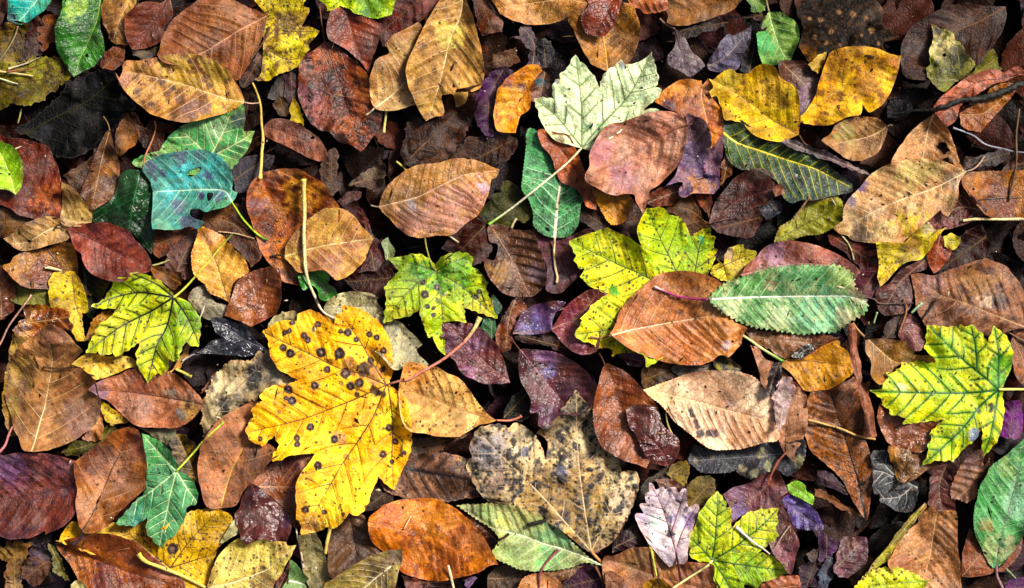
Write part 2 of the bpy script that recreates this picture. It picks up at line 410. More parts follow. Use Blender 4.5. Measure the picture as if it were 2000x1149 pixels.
    main, mott, dark, veinc, vmc = [(q if deep_shade == 1 else np.clip(q.mean() + (q - q.mean()) * 1.35, .001, 1)) * deep_shade for q in (main, mott, dark, veinc, vmc)]
    def mix(A, B, w): return A + (B - A) * np.asarray(w)[:, None]
    n1 = fbm(X, Y, 38, idx, 3); n2 = fbm(X, Y, 15, idx + 3, 3); n3 = fbm(X, Y, 8, idx + 5, 2)
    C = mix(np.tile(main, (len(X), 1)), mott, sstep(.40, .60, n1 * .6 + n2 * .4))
    for x, y, r_, hx in (triples(tile, o['p']) if 'p' in o else []):
        q = np.hypot(X - x, Y - y) / r_; C = mix(C, deep_shade * dull(hexlin(hx)) ** 1.12 * (.8 + .4 * n2)[:, None], sstep(1.15, .7, q + (n2 - .5) * 1.7 + (n3 - .5) * 1.3) * .85)  # patches: stains, and wet sheen painted on as violet and pink
    bl = float(o.get('bl', .42 if main[1] < .4 else .2)); n4 = n2 * .6 + n3 * .4; C = mix(C, dark, sstep(.60 - .07 * bl, .70 - .05 * bl, n4) * min(1, bl * 1.1)); C = mix(C, dark, sstep(.56, .72, fbm(X, Y, 60, idx + 6, 4)) * .55)
    C = mix(C, C * np.array([1.28, 1.22, 1.12]), sstep(.55, .75, fbm(X, Y, 20, idx + 7, 3)) * .6)
    pn = np.floor(ph) * 7.13 + np.sign(bi % 2 - .5) * 0 + own[bi] * 3.7; pn = np.abs(np.sin(pn * 12.9898 + idx) * 43758.5453) % 1.0; C = C * (.93 + .14 * pn)[:, None]
    C = mix(C, C * .8 + (.10 + .12 * C.mean(1))[:, None] * np.array([1.0, .86, .78]), sstep(.52, .68, fbm(X, Y, 34, idx + 9, 4)) * float(o.get('pa', .42 if main[0] < .5 and main[1] < main[0] * .75 else .15)))
    if 'hh' in o:
        hx, hw = o['hh'].split(','); hw = float(hw) * sc; dv = np.full(X.shape, 1e9)
        for ln, wd, big in veins:
            dv = np.minimum(dv, seg_dist(X, Y, ln[:-1], ln[1:])[0] / (1.25 if big else .8))
        C = mix(C, hexlin(hx), np.exp(-(dv / hw) ** 2) * .85)
    else: C = mix(C, C * .62 + vmc * .3, np.exp(-(d / 3.4) ** 2) * .5)
    lt = np.exp(-((ph - np.round(ph)) * sp / 3.0) ** 2) * (d > 2) * np.exp(-d / (R * 1.5)); C = mix(C, C * .70 + veinc * .12, lt * .35)
    for x, y, r_, hx in (triples(tile, o['p2']) if 'p2' in o else []):
        q = np.hypot(X - x, Y - y) / r_; C = mix(C, hexlin(hx), sstep(1.2, .7, q + (n3 - .5) * 1.3) * .95)
    for x, y, r_, _ in (triples(tile, o['d']) if 'd' in o else []):
        q = np.hypot(X - x, Y - y) / r_; C = mix(C, dark * .5 + np.array([.02, .012, .012]), sstep(1.2, .55, q + (n3 - .5) * .8) * .9)
    for x, y, r_, _ in (triples(tile, o['s']) if 's' in o else []):
        q = np.hypot(X - x, Y - y) / (r_ * 1.05) + (n3 - .5) * .3
        C = mix(C, np.array([.012, .006, .008]), sstep(1.08, .9, q)); C = mix(C, np.array([.26, .15, .13]), sstep(.42, .2, q) * .75)
    em = sstep(.42, .66, fbm(X, Y, 24, idx + 4, 2))
    C = mix(C, C * np.array([.72, .5, .38]), np.exp(-(de / 6.5) ** 2) * em * .75)
    C = mix(C, np.clip(C * 1.35 + .03, 0, 1), np.exp(-(de / 1.6) ** 2) * .5)  # pale margin: dry leaf edge plus a painted edge highlight
    spk = float(o.get('k', .05)); gl = (float(o.get('g', .38)) * 1.1 + .14) * (1 if lay > 4 else .55)
    alt = mix(C * .42, np.tile(dark, (len(X), 1)), np.full(len(X), .6)); am = min(1.0, .16 + .62 * bl)
    n = len(X); V3 = to_world(X, Y, Z, f)
    th = 1.0 * MM
    # rim: edges used once
    E = np.vstack([T[:, [0, 1]], T[:, [1, 2]], T[:, [2, 0]]]); key = np.sort(E, 1); key = key[:, 0] * n + key[:, 1]
    u_, ix, ct = np.unique(key, return_index=True, return_counts=True); RE = E[ix[ct == 1]]
    Vb = V3.copy(); Vb[:, 2] -= th
    rv = np.vstack([V3[RE[:, 0]], V3[RE[:, 1]], Vb[RE[:, 0]], Vb[RE[:, 1]]]); m_ = len(RE); q0 = 2 * n + np.arange(m_)
    RF = np.vstack([np.column_stack([q0, q0 + 2 * m_, q0 + m_]), np.column_stack([q0 + m_, q0 + 2 * m_, q0 + 3 * m_])])
    allV = np.vstack([V3, Vb, rv]); allF = np.vstack([T, T[:, ::-1] + n, RF])
    rc = np.clip(C * 1.3 + .02, 0, 1); CB = C * .8 + np.array([.03, .02, .012])  # rim colour lightened: dried edge with a highlight painted in
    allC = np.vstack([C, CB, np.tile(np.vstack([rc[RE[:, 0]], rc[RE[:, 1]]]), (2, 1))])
    lc = np.column_stack([X, Y, np.full(n, idx * 53.1)]); LC = np.vstack([lc, lc, np.tile(np.vstack([lc[RE[:, 0]], lc[RE[:, 1]]]), (2, 1))])
    PR = np.tile((spk, gl, am), (len(allV), 1)); ALT = np.vstack([alt, alt, np.tile(np.vstack([alt[RE[:, 0]], alt[RE[:, 1]]]), (2, 1))])
    root = link(name, None); root.empty_display_size = .02
    b0 = ML[0][0]; org = to_world(b0[:1], b0[1:], np.array([zmean]), f)[0]; root.location = org
    root['label'] = label; root['category'] = 'leaf' if name != 'bark_scrap' else 'scrap'
    root['group'] = 'fallen leaves on the ground'
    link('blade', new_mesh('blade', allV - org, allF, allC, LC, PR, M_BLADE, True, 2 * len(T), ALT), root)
    # ---- veins as raised ridges lying on the blade
    VV = []; VF = []; VC = []; nb = 0
    for ln, wd, big in veins:
        if not big and not mains and R < 16: continue
        if big: 
            q = inside(bd, ln[:, 0], ln[:, 1]); 
            for hp_ in holes: q &= ~inside(hp_, ln[:, 0], ln[:, 1])
            runs = np.split(np.arange(len(ln)), np.where(np.diff(q.astype(int)) != 0)[0] + 1); runs = [r_ for r_ in runs if q[r_[0]] and len(r_) > 2]
        else: runs = [np.arange(len(ln))]
        for r_ in runs:
            l2, w2 = ln[r_], wd[r_]; tg = np.gradient(l2, axis=0); tg /= np.linalg.norm(tg, axis=1)[:, None] + 1e-9; nn = np.column_stack([tg[:, 1], -tg[:, 0]])
            k = len(l2)
            for sgn, dz in ((-1, .12), (0, .75 if big else .5), (1, .12)):
                VV.append(np.column_stack([l2 + nn * (sgn * w2)[:, None], np.full(k, .12) if sgn else dz * np.minimum(1.2, w2) + .18]))
            vc = vmc if big else (veinc if mspan else veinc * .5 + C.mean(0) * .5)
            VC.append(np.tile(vc, (3 * k, 1)) * (.8 + .4 * vnoise(np.tile(l2[:, 0], 3), np.tile(l2[:, 1], 3), 12, idx))[:, None])
            i = np.arange(k - 1)
            for a_ in (0, k): VF += [np.column_stack([nb + a_ + i, nb + a_ + i + 1, nb + a_ + k + i + 1]), np.column_stack([nb + a_ + i, nb + a_ + k + i + 1, nb + a_ + k + i])]
            nb += 3 * k
    if VV:
        VV = np.vstack(VV); VV[:, 2] += drape(shape(VV[:, 0], VV[:, 1])[0], hm_sample(S, VV[:, 0], VV[:, 1]) + 1.6); w3 = to_world(VV[:, 0], VV[:, 1], VV[:, 2], f); lc = VV.copy(); lc[:, 2] = idx * 53.1
        link('veins', new_mesh('veins', w3 - org, np.vstack(VF), np.vstack(VC), lc, np.tile((spk * .5, gl, 0), (len(VV), 1)), M_VEIN), root)
    if has_pt:
        pc = hexlin(o['pc']); pe = hexlin(o['pe']) if 'pe' in o else pc * .85
        w = sstep(.72, 1, t); cols = pc[None] * (1 - w)[:, None] + pe[None] * w[:, None]; cols = cols * (.85 + .3 * vnoise(pp[:, 0], pp[:, 1], 14, idx))[:, None]
        Wd, F, C, lc, par, _ = tube(pp, pz, rad, cols, f, idx, (.1, .3, 0))
        link('stalk', new_mesh('stalk', Wd - org, F, C, lc, par, M_STALK), root)
    return zmean

# ------------------------------------------------------------------ the leaves
# tile|layer|kind|label|outline (* = sharp corner)|main veins|options
DATA = """
A0|6|leaf|teal green leaf end with bluish tip in the top left corner|75,40 100,-60 330,-120 400,-60 350,60 250,150 155,190* 110,175 55,150 60,90|340,-100 240,40 130,175|c=48a080,2fa6a0,2f6a58,a0d0b0;p=90,150,50,2b3f6a;g=.4
A0|4|leaf_fragment|dark red sliver of leaf on the left edge above the lacy yellow leaf|-60,-40 40,0 50,60 10,200 -60,200||c=5a2a1c,4a1c14
A0|2|leaf_fragment|yellowish lacy leaf piece directly below the teal leaf end|0,190 110,180 220,190 190,330 150,460 60,500 -60,520 -60,190||c=a89030,6a5424,2c2010;cr=2;k=.7;bl=1
A0|3|maple_leaf|pale yellow lacy decayed leaf under grass stalks at the left edge|270,430* 420,430 500,500* 520,560 480,620* 380,700 240,810* 130,780 30,810 -60,760 -60,500 100,480|-60,640 200,610 480,560/-60,640 180,740 230,800/-60,640 200,520 410,440|c=b0a858,8a7a34,2c2210,5a4a24;cr=2;k=.8;bl=.8;ra=3
A0|2|leaf_fragment|very dark red leaf piece beneath the small lobed brown leaf|210,240 270,230 300,330 300,400 200,440 160,460 190,350||c=4a1c16,2c0e0c
A0|4|oak_leaf|small brown lobed leaf left of the glossy dark green leaf|450,112* 390,112 330,118 310,150 330,190 285,200 275,230 310,260 280,280 285,310 320,330 305,360 325,390 360,360 365,330 400,320 430,330 450,250|460,150 380,240 322,380|c=94603c,6f4028,4a2818,6a4028;f=.1
A0|7|serrated_leaf|glossy dark green toothed leaf with a pinhole at upper left|520,-80 470,100 432,200 425,290 435,380 470,450 510,520 550,575* 600,540 680,500 740,440 780,380 775,280 750,180 745,60 760,-80|745,-90 735,60 710,190 660,300 600,420 555,560|c=32741a,235c12,143c08,7a9c40;p=580,60,90,86a424 720,300,60,4f8a20;t=16,5;h=645,412,13;g=.6;f=.2
A0|6|leaf_fragment|tan spotted leaf hanging from the top edge right of the green leaf|780,-60 760,60 770,130 800,200 830,290* 870,305 940,310 945,200 960,120 1000,40 1010,-60|1000,-60 900,150 850,300|c=b08c48,8a5a34,3a2214;d=910,40,18 915,205,10 905,130,8 840,265,22;p=850,270,50,4a2c20
A0|5|beech_leaf|reddish brown folded leaf left of the large brown leaf at the top|1245,-60 1280,30 1285,130 1230,200 1220,290 1160,340 1040,370 990,365 960,320 945,250 950,150 1000,80 1080,20 1160,15 1200,20 1245,-10*|1275,-40 1140,180 1010,370|c=7a3e2c,5a281c,32140e,50241a;f=.5;g=.3
A0|3|leaf_fragment|pale olive scrap between two brown leaves near the top left|1020,370 1160,340 1220,300 1190,400 1080,440 1010,410||c=6a5a34,3a2a18
A0|6|beech_leaf|large smooth brown leaf with straight pale midrib pointing right at the top|1180,415* 1240,230 1300,130 1440,30 1540,-30 1680,-20 1830,40 1995,115* 1975,180 1940,330 1830,540 1765,598 1700,540 1600,560 1500,530 1380,500 1240,480|1992,120 1770,240 1540,385 1300,480|c=78422a,8c5634,482416,c08c68;pl=1.3;g=.3;f=-.2
A0|8|beech_leaf|tan and yellow leaf with brown blotches lying across the upper left|872,545* 902,592* 925,540 940,460 1040,455* 1180,425 1330,405 1470,410 1590,450 1700,530 1780,640 1822,762* 1790,790 1700,840 1560,885 1400,920 1270,905 1100,830 970,720 900,610|1822,762 1700,740 1540,690 1400,640 1200,590 960,540|c=c09448,a06a38,5f3822,d8b484;p=1330,500,180,b09028 1600,520,120,a88a2c 1100,640,120,b08440 1650,800,100,c8a030;d=1285,655,34 1340,745,42 1030,690,34 1140,785,28 1415,460,22 1210,610,30 1700,600,24 1560,640,26;p2=1420,830,75,6a4438 1520,800,60,7a5440 940,590,60,a06c50;bl=.8;pt=1822,762 1870,770 1935,765;pw=6,5;pc=b89a80;pl=1.2
A0|3|rotten_leaf|black glossy rotting leaf filling the dark hollow at upper left|560,590 760,530 870,560 950,720 1060,830 950,870 850,980 760,1060 600,1160 420,1170 300,1080 180,1010 120,980 250,880 380,780 480,640|180,1010 380,890 640,760 860,580|c=09090b,121216,040405,38381f;g=.05;cr=1.4;ra=2.5;bl=.5;p=330,1000,60,383a46 720,620,50,2c2c36
A0|4|leaf_fragment|small mauve brown piece tucked below the dark green leaf tip|940,350* 850,345 790,400 760,500 870,520 920,470 930,400||c=744438,4f2a28,30181a;g=.4
A0|4|leaf_fragment|crumpled tan scrap below the black rotting leaf|970,865* 1000,900 1040,1000 1020,1060 960,1110 900,1149 870,1000||c=94683a,6a4424;cr=2
A0|3|leaf_fragment|curled dark brown leaf beside the thin red stalk|1000,870 1050,865 1090,960 1150,920 1340,950 1300,1000 1230,1010 1220,1110 1170,1149 1080,1080 1040,1000||c=582c1a,34180e;cr=2;g=.5
B0|5|beech_leaf|crumpled gold brown leaf standing above the dark green leaf|830,-90 870,60 895,150 890,260 860,370 820,430 760,470 690,500 640,420 610,380 640,270 700,120 740,40 790,-60|820,-80 740,200 700,480|c=845430,54301e,301810;p=850,180,70,b07838;cr=2;f=-.5;g=.4;pt=830,-90 810,-150 775,-200;pw=4,4;pc=8a6a38
B0|4|leaf_fragment|twisted dark leaf with a pale edge left of the crumpled gold brown leaf|480,230* 560,190 690,110 700,60 722,90 690,200 640,300 600,355* 540,330 520,290|480,230 600,200 700,80|c=4a3028,6a5448,241612;f=-.6;cr=1.6;g=.5
A0|8|leaf_stalk|thin red stalk standing up left of the mottled green leaf|S:1150,905 1157,960 1130,1060 1095,1160 1072,1270||c=b87c50,a05a3c;pw=6,8
A0|7|grass_stalk|pale straw lying slantwise below the small lobed leaf|S:70,525 180,478 290,425||c=c0b494,907c60;pw=8,5
A0|7|grass_stalk|thick pale straw entering from the left edge over the lacy leaf|S:-60,535 60,545 240,565||c=c8bc80,a8985c;pw=11,7
A0|7|grass_stalk|reddish thin straw crossing the top of the lacy leaf|S:60,540 160,522 250,505||c=9a5a40,7a3c2c;pw=7,4
A0|7|grass_stalk|green tipped white straw at the left edge below the thick pale straw|S:-60,580 20,596 130,625||c=a8b878,c0c0a0;pw=8,5
A0|7|grass_stalk|steep grey straw on the lacy piece below the teal leaf|S:130,200 70,340 -10,490||c=8a7c58,6a5c40;pw=6,5
A0|7|grass_stalk|short olive straw standing upright in the black hollow at left|S:160,820 148,870 132,925||c=9a9a5c,7c7c44;pw=8,6
A1|5|maple_leaf|green weathered maple leaf with teal base behind the blotched tan leaf|-190,960 -130,930 0,890 130,850 290,780* 302,860 290,990* 375,980* 350,1060 315,1120 250,1200 185,1265 60,1300 -150,1300 -350,1270 -480,1250 -540,1220* -440,1150* -340,1130* -290,1050|40,1180 110,1040 190,860/40,1180 -150,1000/40,1180 260,1060 350,1000/40,1180 -300,1180 -520,1225|c=4f9858,78a458,4a5a48,b8c088;p=270,890,70,505468 330,1030,70,88aa58 -100,1050,140,3f9450 100,960,90,7a9a6c;bl=.6;k=.3;g=.3
A1|5|maple_leaf|mustard maple leaf with brown speckles beside the large brown leaf at the top|380,-60 400,40 470,105* 430,180 440,300 430,430 420,540 370,605* 480,598 530,570* 600,540 700,490 740,430 790,370* 780,340 830,280 860,235* 800,205 760,200 715,205* 730,180 770,110 780,60* 735,45 735,-60|420,330 600,240 850,235/420,330 560,180 770,70/420,330 470,100 560,-60/420,330 600,440 760,420/420,330 430,480 380,600|c=d0bc34,ac9228,5a3a1c,6a5020;k=1;bl=1;p=620,170,70,7a6030
A1|4|leaf_fragment|dark brown piece between the mustard maple and the large brown leaf|450,330 430,520 300,640 270,600 340,480||c=56281a,34180e;g=.3
A1|7|leaf_stalk|dark brown stalk lying on the left edge of the mustard maple|S:480,200 455,290 345,445||c=5a3424,6a4a3c;pw=9,6
A1|7|maple_leaf|bright yellow green leaf lobe cut by the top edge|840,-60 900,40 910,80* 960,75 1010,40* 1080,60 1120,100 1170,110* 1220,130 1290,145* 1350,130 1400,110* 1415,40 1400,-60|1150,-150 950,60/1150,-150 1250,140/1150,-150 1390,90|c=c0cc20,88ac14,3a5a14,4a6a14;k=.6;p=1250,60,110,7aa818;p2=1200,90,40,3f6a18;t=22,5
A1|6|beech_leaf|reddish brown leaf pointing down from below the yellow green lobe|1015,40* 950,90 920,180 915,260 940,310 1040,360 1110,410 1180,480 1225,560* 1250,450 1290,350 1315,270 1315,190 1250,150 1180,120 1080,80|1050,80 1090,230 1140,380 1220,555|c=8a3e28,642a1c,34140e,6a2c1c;g=.5;f=.3
A1|5|beech_leaf|big rust red leaf with dark blotches and upright stalk near the top|895,310* 840,360 760,410 710,480 705,600 700,720 730,800 780,910 860,975 930,990 1000,1060 1090,1090 1165,1130* 1200,1100 1250,1030 1300,960 1330,850 1270,770 1230,680 1235,590 1160,500 1050,400 960,330|900,310 960,480 1020,700 1090,900 1160,1125|c=7e3a18,5a2410,2c100a,64280f;p=800,720,90,845458 1200,620,80,b0641e 880,400,80,a55a1e 960,600,90,4a1c14 820,860,70,8a5048 1100,960,120,8a4a18;bl=1;cr=1.3;g=.45;pt=895,310 870,150 850,-30;pw=6,5;pc=6a4a30
F|8|beech_leaf|large tan leaf with torn lower end hanging from the top edge|880,-25 905,-15* 922,30 938,90 946,140 940,170 922,182* 912,175 914,190 905,205 891,209* 885,185 870,186 862,188 866,222 850,228 832,238* 818,215 805,185 797,170 793,140 800,115 830,50 862,-5|904,-20 899,26 878,78 860,157 838,225|c=bc9450,94703a,5a3c22,d8bc80;p=885,70,30,c8b458 825,205,25,a8843c;d=848,137,6 860,165,5 934,122,5 890,40,4 828,90,5;pl=1.4;g=.3;f=.25
F|7|beech_leaf|narrow folded tan leaf with pale stalk left of the large tan leaf|822,50 800,55 770,70 752,90* 760,105 735,120 724,150 722,180 728,205 740,215 770,216 800,208 835,190 838,120|731,212 770,180 798,148 815,100|c=987042,b09058,5a3e24,d0bc90;pt=731,212 722,220 714,225;pw=1.8,2;pc=c8b890;f=.3;p=780,200,25,c0a070
A1|5|beech_leaf|small curled brown leaf with holes right of the long yellow stalk|440,940* 500,895 600,890 700,930 780,980 860,1040 900,1100 915,1149 890,1200 800,1190 700,1140 600,1090 500,1040 450,1010|440,950 620,1010 800,1090 910,1180|c=88503e,643428,3a1c16,7a4636;h=805,1030,14;d=750,1015,10;f=-.4;g=.3;rb=90
A1|3|leaf_fragment|rolled mauve leaf beneath the mustard maple|600,560 660,550 695,580 700,700 690,760 650,790 610,760 595,660||c=685054,4a3438;f=-1
A1|2|leaf_fragment|almost black leaf beside the rolled mauve leaf|480,730 520,620 560,570 610,560 620,720 560,740||c=322a2c,1c1618
A1|4|leaf_fragment|ragged olive brown scrap below the rolled mauve leaf|525,780* 560,740 610,745 630,820 600,870* 550,850||c=745a3c,4f3c24;cr=2
A1|4|leaf_fragment|short yellow slip beside the big rust red leaf|655,770 690,760 700,800* 715,810 735,880 735,940* 690,910 650,900||c=ccb82c,a89020,5a4a14
A1|7|leaf_stalk|long yellow stalk running down the dark gap at upper left|S:355,620 395,710 412,800 425,930 430,1050 430,1149 428,1250 420,1345||c=b89640,d0b860;pw=8,14
F|4|leaf_fragment|dark red leaf corner between the yellow green lobe and tan leaves at the top|742,35 745,0 800,-20 850,-20 845,20 800,55 760,85 748,75||c=6a2c1e,4a1a12;g=.4
A1|6|leaf_stalk|short pale green stalk hanging below the narrow folded tan leaf|S:1355,820 1350,900 1340,990||c=ccc468,a8b060;pw=9,13
F|2|bark_scrap|ribbed dark brown leaf below the torn end of the large tan leaf|790,300 800,240 850,235 880,190 930,180 925,230 905,260 890,300 840,330 800,320|800,310 860,250 920,190|c=4f2c20,6a4030,24120c;cr=2.2;bl=.8;rb=50
A2|6|beech_leaf|long tan leaf with its stalk to the right at the top edge|600,-60 650,60 700,120 800,165 900,185 1050,170 1180,130 1270,90 1335,40* 1300,10 1200,-40 1000,-80 800,-90|1335,42 1150,0 800,40 650,70|c=b4803f,946232,5a3a20,c89c60;pt=1335,42 1390,48 1425,75;pw=6,6;pc=4a2c1c;p=1050,140,80,c09040
A2|4|leaf_fragment|brown leaf corner between the large tan leaf and the long tan leaf|450,-40 500,60 520,200 555,270* 600,240 680,230 690,150 640,60 600,-40||c=66382a,43221a;g=.4
A2|6|beech_leaf|olive gold hanging leaf left of the pale maple tips|1195,140 1230,220 1260,310 1330,430 1370,490 1480,530* 1560,510 1640,470 1700,360 1720,250 1690,100 1640,40 1400,20|1480,530 1470,400 1455,290 1440,60|c=a87630,84521f,4a2c14,c89c48;f=.3;pl=1.2
A2|7|beech_leaf|dark red glossy leaf overlapping the olive gold hanging leaf|1330,-60 1340,40 1280,110 1290,190 1330,260* 1360,262 1450,280* 1520,200 1560,100 1580,-60|1560,-60 1480,80 1400,250|c=843820,602414,32120a,502014;g=.7
A2|4|leaf_fragment|shrivelled lilac leaf end in the dark gap at top centre|870,185* 900,210 940,280 950,320 940,400 960,470 930,490 880,470 895,380 830,310 770,285* 820,270 830,210|920,480 930,330 860,220|c=9a8890,64545f,3a303a;cr=1.5;f=-.5
A2|3|leaf_fragment|blue black crumpled leaf beside the shrivelled lilac leaf|950,300 1060,310 1080,400 1040,480 970,480||c=24242e,14141c;cr=2;g=.5
A2|6|beech_leaf|orange and yellow leaf with violet stains left of the pale maple|990,530* 960,490 900,490 840,510 780,550 730,590 700,640* 660,680 645,740 630,830 640,930 660,980 740,990 792,995* 810,930 830,860 900,810 910,700 930,610|990,530 880,680 760,850 700,980|c=d08020,dc9c24,7a3c14,a85a18;p=740,640,55,4a4468 830,650,40,504a6a 720,560,80,b06a4c 750,760,110,dca020;bl=.7;f=.2
A2|5|leaf_fragment|dark brown piece with a teal stain right of the orange violet leaf|990,540 1040,580 1065,680 1060,740 960,760 910,740 930,620||c=6a3420,3f1c12;p=995,610,35,2c6a74;g=.4
A2|4|leaf_fragment|deep purple leaf behind the orange leaf with violet stains|660,520 720,510 760,560 690,640 650,720 630,850 630,1000 560,990 510,900 500,780 540,640|700,520 600,720 590,990|c=3a1e3c,522c5c,1c0e1c;g=.5
A2|8|maple_leaf|pale green white maple leaf with a long stalk at upper centre|940,740* 1010,735 1080,745* 1075,660 1090,600* 1125,600* 1130,560 1180,520* 1200,480 1240,415* 1280,470 1330,495* 1350,530 1390,570* 1400,610 1420,660* 1430,640 1440,600 1470,550 1530,500 1577,450* 1610,490 1665,490* 1700,480 1780,425 1808,395* 1815,470 1832,495* 1835,540 1855,570* 1850,620 1830,660* 1880,680* 1860,720 1770,800 1750,830* 1820,810 1885,830* 1800,860 1700,890 1600,960 1480,1050 1380,1130 1300,1112 1250,1100 1150,1075 1080,1050 1030,990 980,900 965,830*|1290,1105 1285,780 1245,430/1290,1105 1420,950 1650,700 1800,410/1290,1105 1110,880 950,745/1290,1105 1500,980 1870,832|c=e2ecc4,ccdab0,98a880,5a6c44;p=1430,970,40,4f9a68 1340,950,30,6aa878 1130,1040,40,8a7a60 1590,490,25,8890a8 1105,610,20,8a8a90;k=.04;pt=1290,1105 1180,1220 1000,1370 800,1530 590,1680;pw=9,9;pc=dcd8b0;pe=7ab030;res=2.8;g=.2;f=.12;hh=a0b078,10
B2|7|beech_leaf|burnt orange leaf strip between the green speckled leaf and pale maple|960,-100 990,20 1060,100 1090,200 1130,290 1220,330 1290,400 1320,470 1400,500* 1390,420 1350,330 1300,180 1260,80 1200,-50 1100,-80|960,-100 1180,120 1390,490|c=a85418,803c0c,4a1f0a,8a4414;g=.5;f=.3;p=1150,270,60,a86040
B2|6|serrated_leaf|green speckled oblong leaf hanging below the pale maple with a long pale stalk|880,-100 870,50 850,200 840,330 885,420 920,520 930,620 1000,680 1060,700 1150,705 1200,690 1260,610 1280,480 1300,420 1240,350 1180,300 1130,250 1080,150 1000,20 950,-90|1085,705 1105,460 1120,240 1000,-60|c=52985f,3f7c4e,1c3a28,b0d0a8;k=.9;t=28,6;vm=dcc8b0;vw=2.2;rb=95;pt=1085,705 1080,830 1090,930 1105,1000 1100,1045;pw=9,10;pc=d8b888;p=1180,450,120,4aa058
F|3|leaf_fragment|dark brown leaf in the shade right of the ribbed dark leaf|890,300 920,270 970,265 1005,275 990,310 950,330 905,325|1000,275 900,325|c=4c281c,32180f
F|3|leaf_fragment|small rough brown scrap in shade left of the orange violet leaf|960,110 1005,95 1010,120 985,130 955,128||c=6a4028,40241a;cr=2
A3|5|beech_leaf|brown leaf hanging from the top edge right of centre|340,-60 400,30 375,60 400,120* 390,175* 430,195 560,190 700,150 850,95 920,40 925,-60|930,-30 700,60 400,180|c=84542c,684222,3f2614,6a4020;g=.2
A3|6|leaf_fragment|orange red leaf edge at the top beside the brown hanging leaf|100,-60 130,40 200,60 230,85 320,75 380,60 390,0 380,-60||c=a8581f,8a3818;g=.5
A3|3|leaf_fragment|dark curved strip of leaf below the brown hanging leaf|430,200 560,195 720,160 850,110 930,140 1060,110 1090,160 900,150 820,200 700,230 560,290 470,250||c=3a1c12,22100a
A3|5|beech_leaf|pointed mauve grey leaf in the dark gap at upper right centre|450,215* 465,300 450,350 410,400 400,460 430,500 490,530 550,575 600,560 650,520 680,500* 640,440 580,380 530,290|450,220 500,380 555,578|c=78666c,544450,32282e,3a2c34;pt=450,220 390,190 340,140;pw=7,8;pc=7a5c54;f=.3
A3|5|leaf|folded blue violet leaf left of the green oval leaf|1030,190* 960,230 890,260 860,250 800,310 740,400 690,490* 720,530 830,545 920,520 960,420 1020,300|690,500 840,420 1025,200|c=46405c,625878,26222e;cr=1.5;pl=2;k=.4;g=.4
A3|4|leaf_fragment|crumpled black leaf right of the folded blue violet leaf|940,520 970,430 1020,330 1060,330 1090,450 1080,520 1000,560||c=242228,141318;cr=2
A3|7|serrated_leaf|green oval leaf with a notch hanging by its stalk from the top|1160,85 1230,90 1310,140 1370,200 1380,290 1350,380 1320,450 1260,470 1200,485 1110,480* 1080,420 1065,320 1065,250 1130,235* 1145,200 1100,220 1110,160 1140,110|1158,85 1190,220 1230,330 1290,440|c=78964a,5a8640,365a2c,b4c084;p=1115,340,80,34a058 1110,270,50,3f9c50;t=24,5;pt=1158,85 1140,20 1128,-60;pw=8,8;pc=9a8a58;rb=75;g=.2
A3|6|leaf_fragment|small green leaf tip at the top edge left of the green oval leaf|970,-40 1010,40 1040,100* 1100,90 1140,40 1150,-40||c=688646,4a6a34;t=20,4
A3|7|beech_leaf|bright yellow leaf with a ragged left end and one dark spot|705,590* 740,650 710,685* 730,730* 770,720 800,800 820,890 880,900 960,920 1000,970 1060,1020 1150,1050 1240,1060 1310,1040 1385,1005* 1385,900 1380,790 1360,700 1310,640 1230,580 1190,510 1130,490 1060,500 1000,550* 960,555 910,545* 880,520 830,530 770,570 740,600|1388,1008 1200,900 1000,750 860,660 740,595|c=d4b420,bc9818,7a5a14,6a4a1c;d=1258,780,40 960,620,26 938,668,13 1100,612,16 1150,610,12;k=.35;p=880,620,80,c8b030 850,900,70,b08a28;pt=1388,1008 1430,1070 1470,1090;pw=6,7;pc=5a3a24;g=.2
A4|7|beech_leaf|yellow leaf with brown streaks below the dark crinkled leaf at upper right|-180,905* -100,830 -30,720 0,600 40,480 80,400 180,360 320,350 440,370 520,400 615,415* 590,540 540,680 470,780 400,830 360,840 320,770* 300,860 200,880 80,935 -60,930|-160,890 0,770 200,640 400,520 600,420|c=d4ac24,b07f1c,70461a,94782c;d=165,700,28 160,740,20;p=150,480,90,a0701c 350,660,90,a8741c 570,470,50,a8601c;bl=.8;k=.2;g=.2
A4|6|leaf_fragment|small yellow tip beside the yellow leaf with brown streaks|-65,485* 0,420 45,400* 40,460 -10,540 -50,520||c=ccae2c,a88a20
A3|5|beech_leaf|brown leaf with a magenta lower half between the two yellow leaves|1220,470 1290,455 1400,460 1480,520 1540,600 1530,720 1480,830 1390,920* 1385,800 1370,710 1310,640 1230,570|1250,480 1450,680 1400,910|c=583226,40221a,24120e;p=1440,770,110,84507c;g=.4
F|4|maple_leaf|black brown crinkled decaying leaf at the top right|1570,0 1554,28* 1566,58 1556,95* 1585,123 1612,98* 1640,118 1662,90* 1690,112 1742,114* 1726,85 1759,72* 1722,48 1727,20* 1700,-10 1640,-30|1660,110 1655,50 1640,-20/1660,110 1610,60 1580,10/1660,110 1700,60 1745,90|c=3a2c1e,84623c,120d0a,080606;cr=2.4;bl=1.2;k=.8;g=.05;hh=0c0a08,12;p2=1600,40,5.9,8a6440 1625,62,5.2,7a5838 1668,28,5.9,8a6440 1682,70,5.2,7a5838 1640,22,4.5,7a5838 1702,60,5.9,94703c 1592,72,5.2,7a5838 1715,85,5.2,8a6440 1640,88,4.5,7a5838 1615,85,4.5,8a6440 1578,40,4.5,7a5838 1690,35,4.5,8a6440
